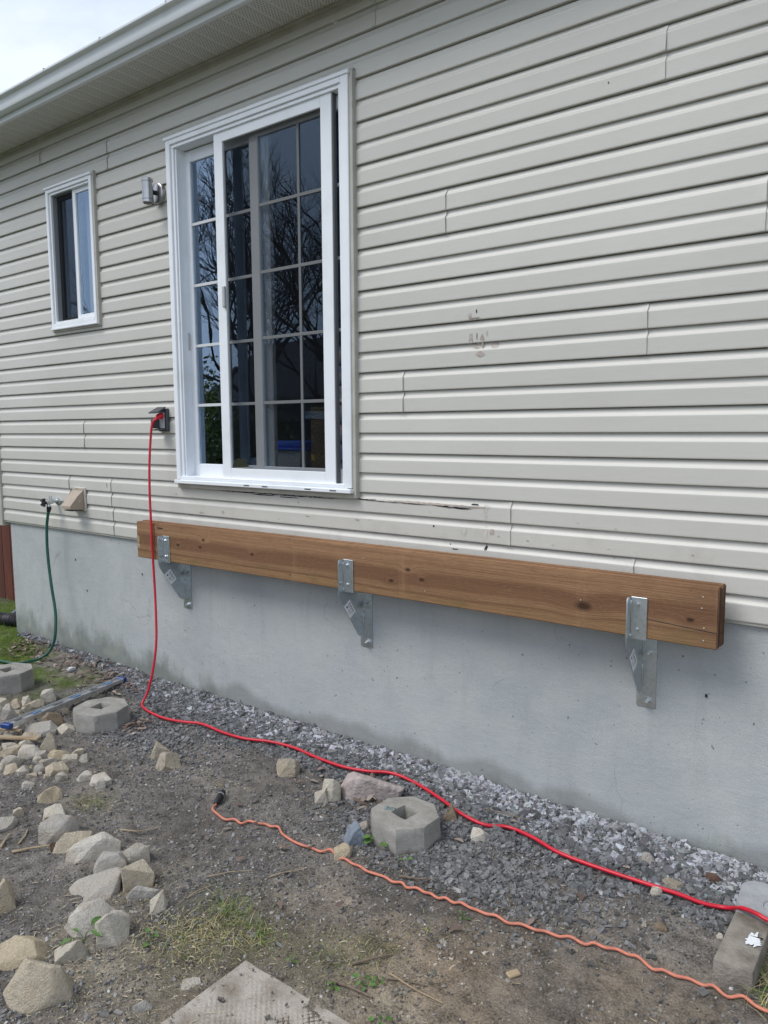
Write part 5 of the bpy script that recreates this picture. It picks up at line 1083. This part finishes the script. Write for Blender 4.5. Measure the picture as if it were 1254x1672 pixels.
for (a, b, w_, lb) in (((-4.22, -1.16, .03), (-3.93, -1.02, .038), .032, 'weathered wooden slat lying across the rubble pile'), ((-4.25, -1.10, .045), (-4.10, -1.03, .045), .022, 'shorter orange-brown slat beside spirit level end cap')):
    A, B = Vector(G_(*a)), Vector(G_(*b)); o = obj('wood_stake', MB().box(0, (B-A).length, -w_/2, w_/2, -.006, .006, .002), 'palewood', None, 30, lb, 'slat'); o.location = A; o.rotation_euler = (B-A).to_track_quat('X', 'Z').to_euler()
k = bmesh.new(); bmesh.ops.create_icosphere(k, subdivisions=2, radius=.03)
for v in k.verts: v.co *= 1+.55*noise.noise(v.co*60); v.co.z *= .6
o = obj('plastic_scrap', MB().bm(k), simple('white_film', (.62, .65, .70), .4), None, 10, 'crumpled white plastic scrap in the leaves by the wall', 'litter'); o.location = G_(-4.957, -.225, .012)
k = bmesh.new(); bmesh.ops.create_icosphere(k, subdivisions=2, radius=.010)
for v in k.verts: v.co *= 1+.4*noise.noise(v.co*120); v.co.z *= .6
o = obj('plastic_scrap', MB().bm(k), simple('mint_plastic', (.30, .58, .52), .4), None, 20, 'small mint green plastic bit in gravel at right', 'litter'); o.location = G_(-.655, -.262, .008)

# ------------------------------------------------------------------ beyond the left corner
t = thing('board_fence', (-9.2, .62, GZ), 'red-brown board fence standing behind the left house corner', 'fence')
for k in range(26):
    x = -11.4+k*.165; obj('board', MB().box(x, x+.155, .62, .64, GZ-.02, .75+.01*math.sin(k*3), .002), 'fence', t)
obj('rail', MB().box(-11.4, -7.1, .641, .68, -.2, -.1), 'fence', t)
t = thing('drain_pipe', (-6.6, .15, GZ), 'black corrugated drain pipe lying beside the foundation corner', 'pipe')
pp = []; rr = []
for i in range(140): s = i/139; pp.append((-6.32-.95*s, .16-.30*s, -.895-.012*s)); rr.append(.056+.006*math.sin(i*1.6))
obj('pipe', MB().tube(pp, rr, 16), 'pipe', t, 60)
obj('downspout', MB().tube(smoothpts([(-6.36, .55, -.45), (-6.40, .40, -.62), (-6.46, .26, -.78), (-6.52, .16, -.86)], 5), .030, 12), 'pole', None, 50, 'dark blue-grey pipe slanting down beside the corner', 'pipe', loc=(-6.36, .55, -.45))

# ------------------------------------------------------------------ things inside the door
t = thing('storage_tub', (-3.36, .45, .43), 'grey storage tub with blue lid behind the patio door glass', 'tub')
tb_ = MB(); 
bx, by = -3.36, .45
def fr(z, a, b): return [(bx-a, by-b, z), (bx+a, by-b, z), (bx+a, by+b, z), (bx-a, by+b, z)]
tb_.v = fr(.43, .13, .11)+fr(.60, .16, .13); tb_.f = [(0, 1, 5, 4), (1, 2, 6, 5), (2, 3, 7, 6), (3, 0, 4, 7), (0, 3, 2, 1)]
obj('tub', tb_, 'greybin', t); obj('lid', MB().box(bx-.175, bx+.175, by-.145, by+.145, .601, .618, .006).box(bx-.15, bx+.15, by-.12, by+.12, .6185, .66, .012), 'bluebin', t)
t = thing('scratching_post', (-3.07, .36, .43), 'rope wrapped scratching post behind the right door pane', 'scratching post')
rp = [(-3.07, .36, .44+.0035*i) for i in range(122)]; obj('rope_post', MB().tube(rp, [.058+.0035*math.sin(i*1.57) for i in range(122)], 18), 'sisal', t, 80); obj('base', MB().box(-3.17, -2.97, .26, .46, .431, .46, .004), 'inwall', t)
ty = MB(); 
for i in range(3):
    for j in range(3):
        cx, cz = -2.835+.022*(i-j), .575+.022*(i+j-2); ty.tube([(cx, .10, cz-.016), (cx+.016, .10, cz), (cx, .10, cz+.016), (cx-.016, .10, cz), (cx, .10, cz-.016)], .003, 5)
ty.box(-2.91, -2.88, .095, .105, .555, .59, .003)
obj('lattice_toy', ty, 'toy', None, 40, 'yellow lattice toy standing inside at the right door bottom', 'toy', loc=(-2.835, .1, .44))
o = obj('silver_disc', MB().tube([(0, -.0008, 0), (0, .0008, 0)], .060, 40), 'disc', None, 30, 'round shiny disc propped at the bottom of the screen', 'disc'); o.location = (-3.395, .012, .505); o.rotation_euler = (.12, 0, .2)
bd = MB()
for i in range(7): bd.box(-2.93, -2.60, .26, .56, .44+.11*i, .535+.11*i, .02, 2)
obj('folded_blankets', bd, 'bedding', None, 40, 'stack of folded striped blankets inside by right door jamb', 'blankets', loc=(-2.76, .4, .44))

# ------------------------------------------------------------------ across the yard (seen mirrored in the glass)
def bare_tree(x, y, h, seed, label, lean):
    q = random.Random(seed); t = thing('bare_tree', (x, y, GZ), label, 'tree'); tr = MB(); br = MB()
    def grow(p, d, l, rad, depth, mb):
        pts = [p]; dd = d.copy(); n = 4
        for k in range(n):
            dd = (dd+Vector((q.gauss(0, .13), q.gauss(0, .13), q.gauss(.03, .09)))).normalized(); pts.append(pts[-1]+dd*l/n)
        rr = [rad*(1-.42*k/n) for k in range(n+1)]; mb.tube(pts, rr, 7 if depth < 2 else 4, False)
        if depth >= 6: return
        kids = (5 if depth == 0 else 3 if depth < 5 else 2)
        for j in range(kids+(1 if q.random() < .5 else 0)):
            s = q.uniform(.35, 1.0) if j else 1.0; i = min(n-1, int(s*n)); pp = pts[i].lerp(pts[i+1], s*n-i) if i < n else pts[-1]
            ax = Vector((q.gauss(0, 1), q.gauss(0, 1), q.gauss(.25, .5))).normalized()
            nd = (dd*.95+ax*q.uniform(.45, .85)).normalized(); grow(pp, nd, l*q.uniform(.62, .80), rad*q.uniform(.45, .62)*(1.15 if j == 0 else 1), depth+1, br)
    grow(Vector((x, y, GZ)), Vector((lean, 0, 1)).normalized(), h*.27, h*.0100, 0, tr)
    obj('trunk', tr, 'bark', t, 60); obj('branches', br, 'bark', t, 60)
bare_tree(-11.6, -7.6, 9, 3, 'leafless branching tree reflected in the left door panel', .12); bare_tree(-8.6, -7.4, 8.5, 9, 'leafless branching tree reflected in the right door panel', -.08)
def shrub(x, y, w_, h, seed, colr, label):
    t = thing('shrub', (x, y, GZ), label, 'shrub'); n = 5000; r_ = np.random.RandomState(seed)
    P = r_.normal(0, 1, (n, 3)); P /= np.linalg.norm(P, axis=1)[:, None]; lump = 1+.3*np.sin(P[:, 0]*5+seed)*np.sin(P[:, 2]*6)+.15*r_.normal(0, 1, n)
    P *= (r_.uniform(.35, 1, n)**.4*lump)[:, None]*np.array([w_/2, w_/2, h/2]); P[:, 2] += h/2
    A = r_.normal(0, 1, (n, 3)); A /= np.linalg.norm(A, axis=1)[:, None]; B = np.cross(A, r_.normal(0, 1, (n, 3))); B /= np.linalg.norm(B, axis=1)[:, None]
    V = np.stack([P-A*.05, P+B*.03, P+A*.05, P-B*.03], 1); cols = np.repeat(np.array(colr)[None]*r_.uniform(.5, 1.5, (n, 1)), 4, 0)
    fastmesh('foliage', V.reshape(-1, 3), np.arange(4*n).reshape(-1, 4), 'bush', cols, parent=t)
    s = MB()
    for k in range(6): a = k*1.05; s.tube([(x, y, GZ), (x+.3*w_*math.cos(a), y+.3*w_*math.sin(a), GZ+h*.6)], [.03, .012], 6)
    obj('stem', s, 'bark', t)
shrub(-12.6, -6.6, 1.6, 2.9, 1, (.17, .20, .02), 'yellow-green shrub reflected in the left door panes'); shrub(-10.9, -7.0, 1.8, 2.2, 2, (.07, .11, .015), 'dark green shrub reflected near the door middle'); shrub(-14.2, -8.0, 2.2, 3.2, 4, (.10, .15, .02), 'tall green shrub reflected at the far left')
t = thing('yard_fence', (-11, -9.2, GZ), 'black board fence across the yard mirrored in lower panes', 'fence')
for k in range(60): x = -19+k*.27; obj('board', MB().box(x, x+.255, -9.2, -9.175, GZ, .95), 'darkfence', t)
obj('rail', MB().box(-19, -2.8, -9.174, -9.13, .35, .42), 'darkfence', t)
t = thing('neighbour_house', (-18, -20, GZ), 'dark roofed neighbouring house mirrored faintly in the patio door', 'house')
obj('wall', MB().box(-25, -9, -25, -18, GZ, 2.0), 'bluewall', t)
obj('roof', MB().prism([(-17.5, 1.9), (-21.5, 4.6), (-25.5, 1.9), (-25.5, 1.75), (-21.5, 4.4), (-17.5, 1.75)], 'x', -25.6, -8.4), 'roof', t)
for k in range(4): x = -23.5+k*3.6; w1 = obj('window', MB().box(x, x+1.3, -18.0, -17.96, .2, 1.4, .01), 'white', t); obj('pane', MB().box(x+.08, x+1.22, -17.959, -17.95, .28, 1.32), 'winglass', w1)
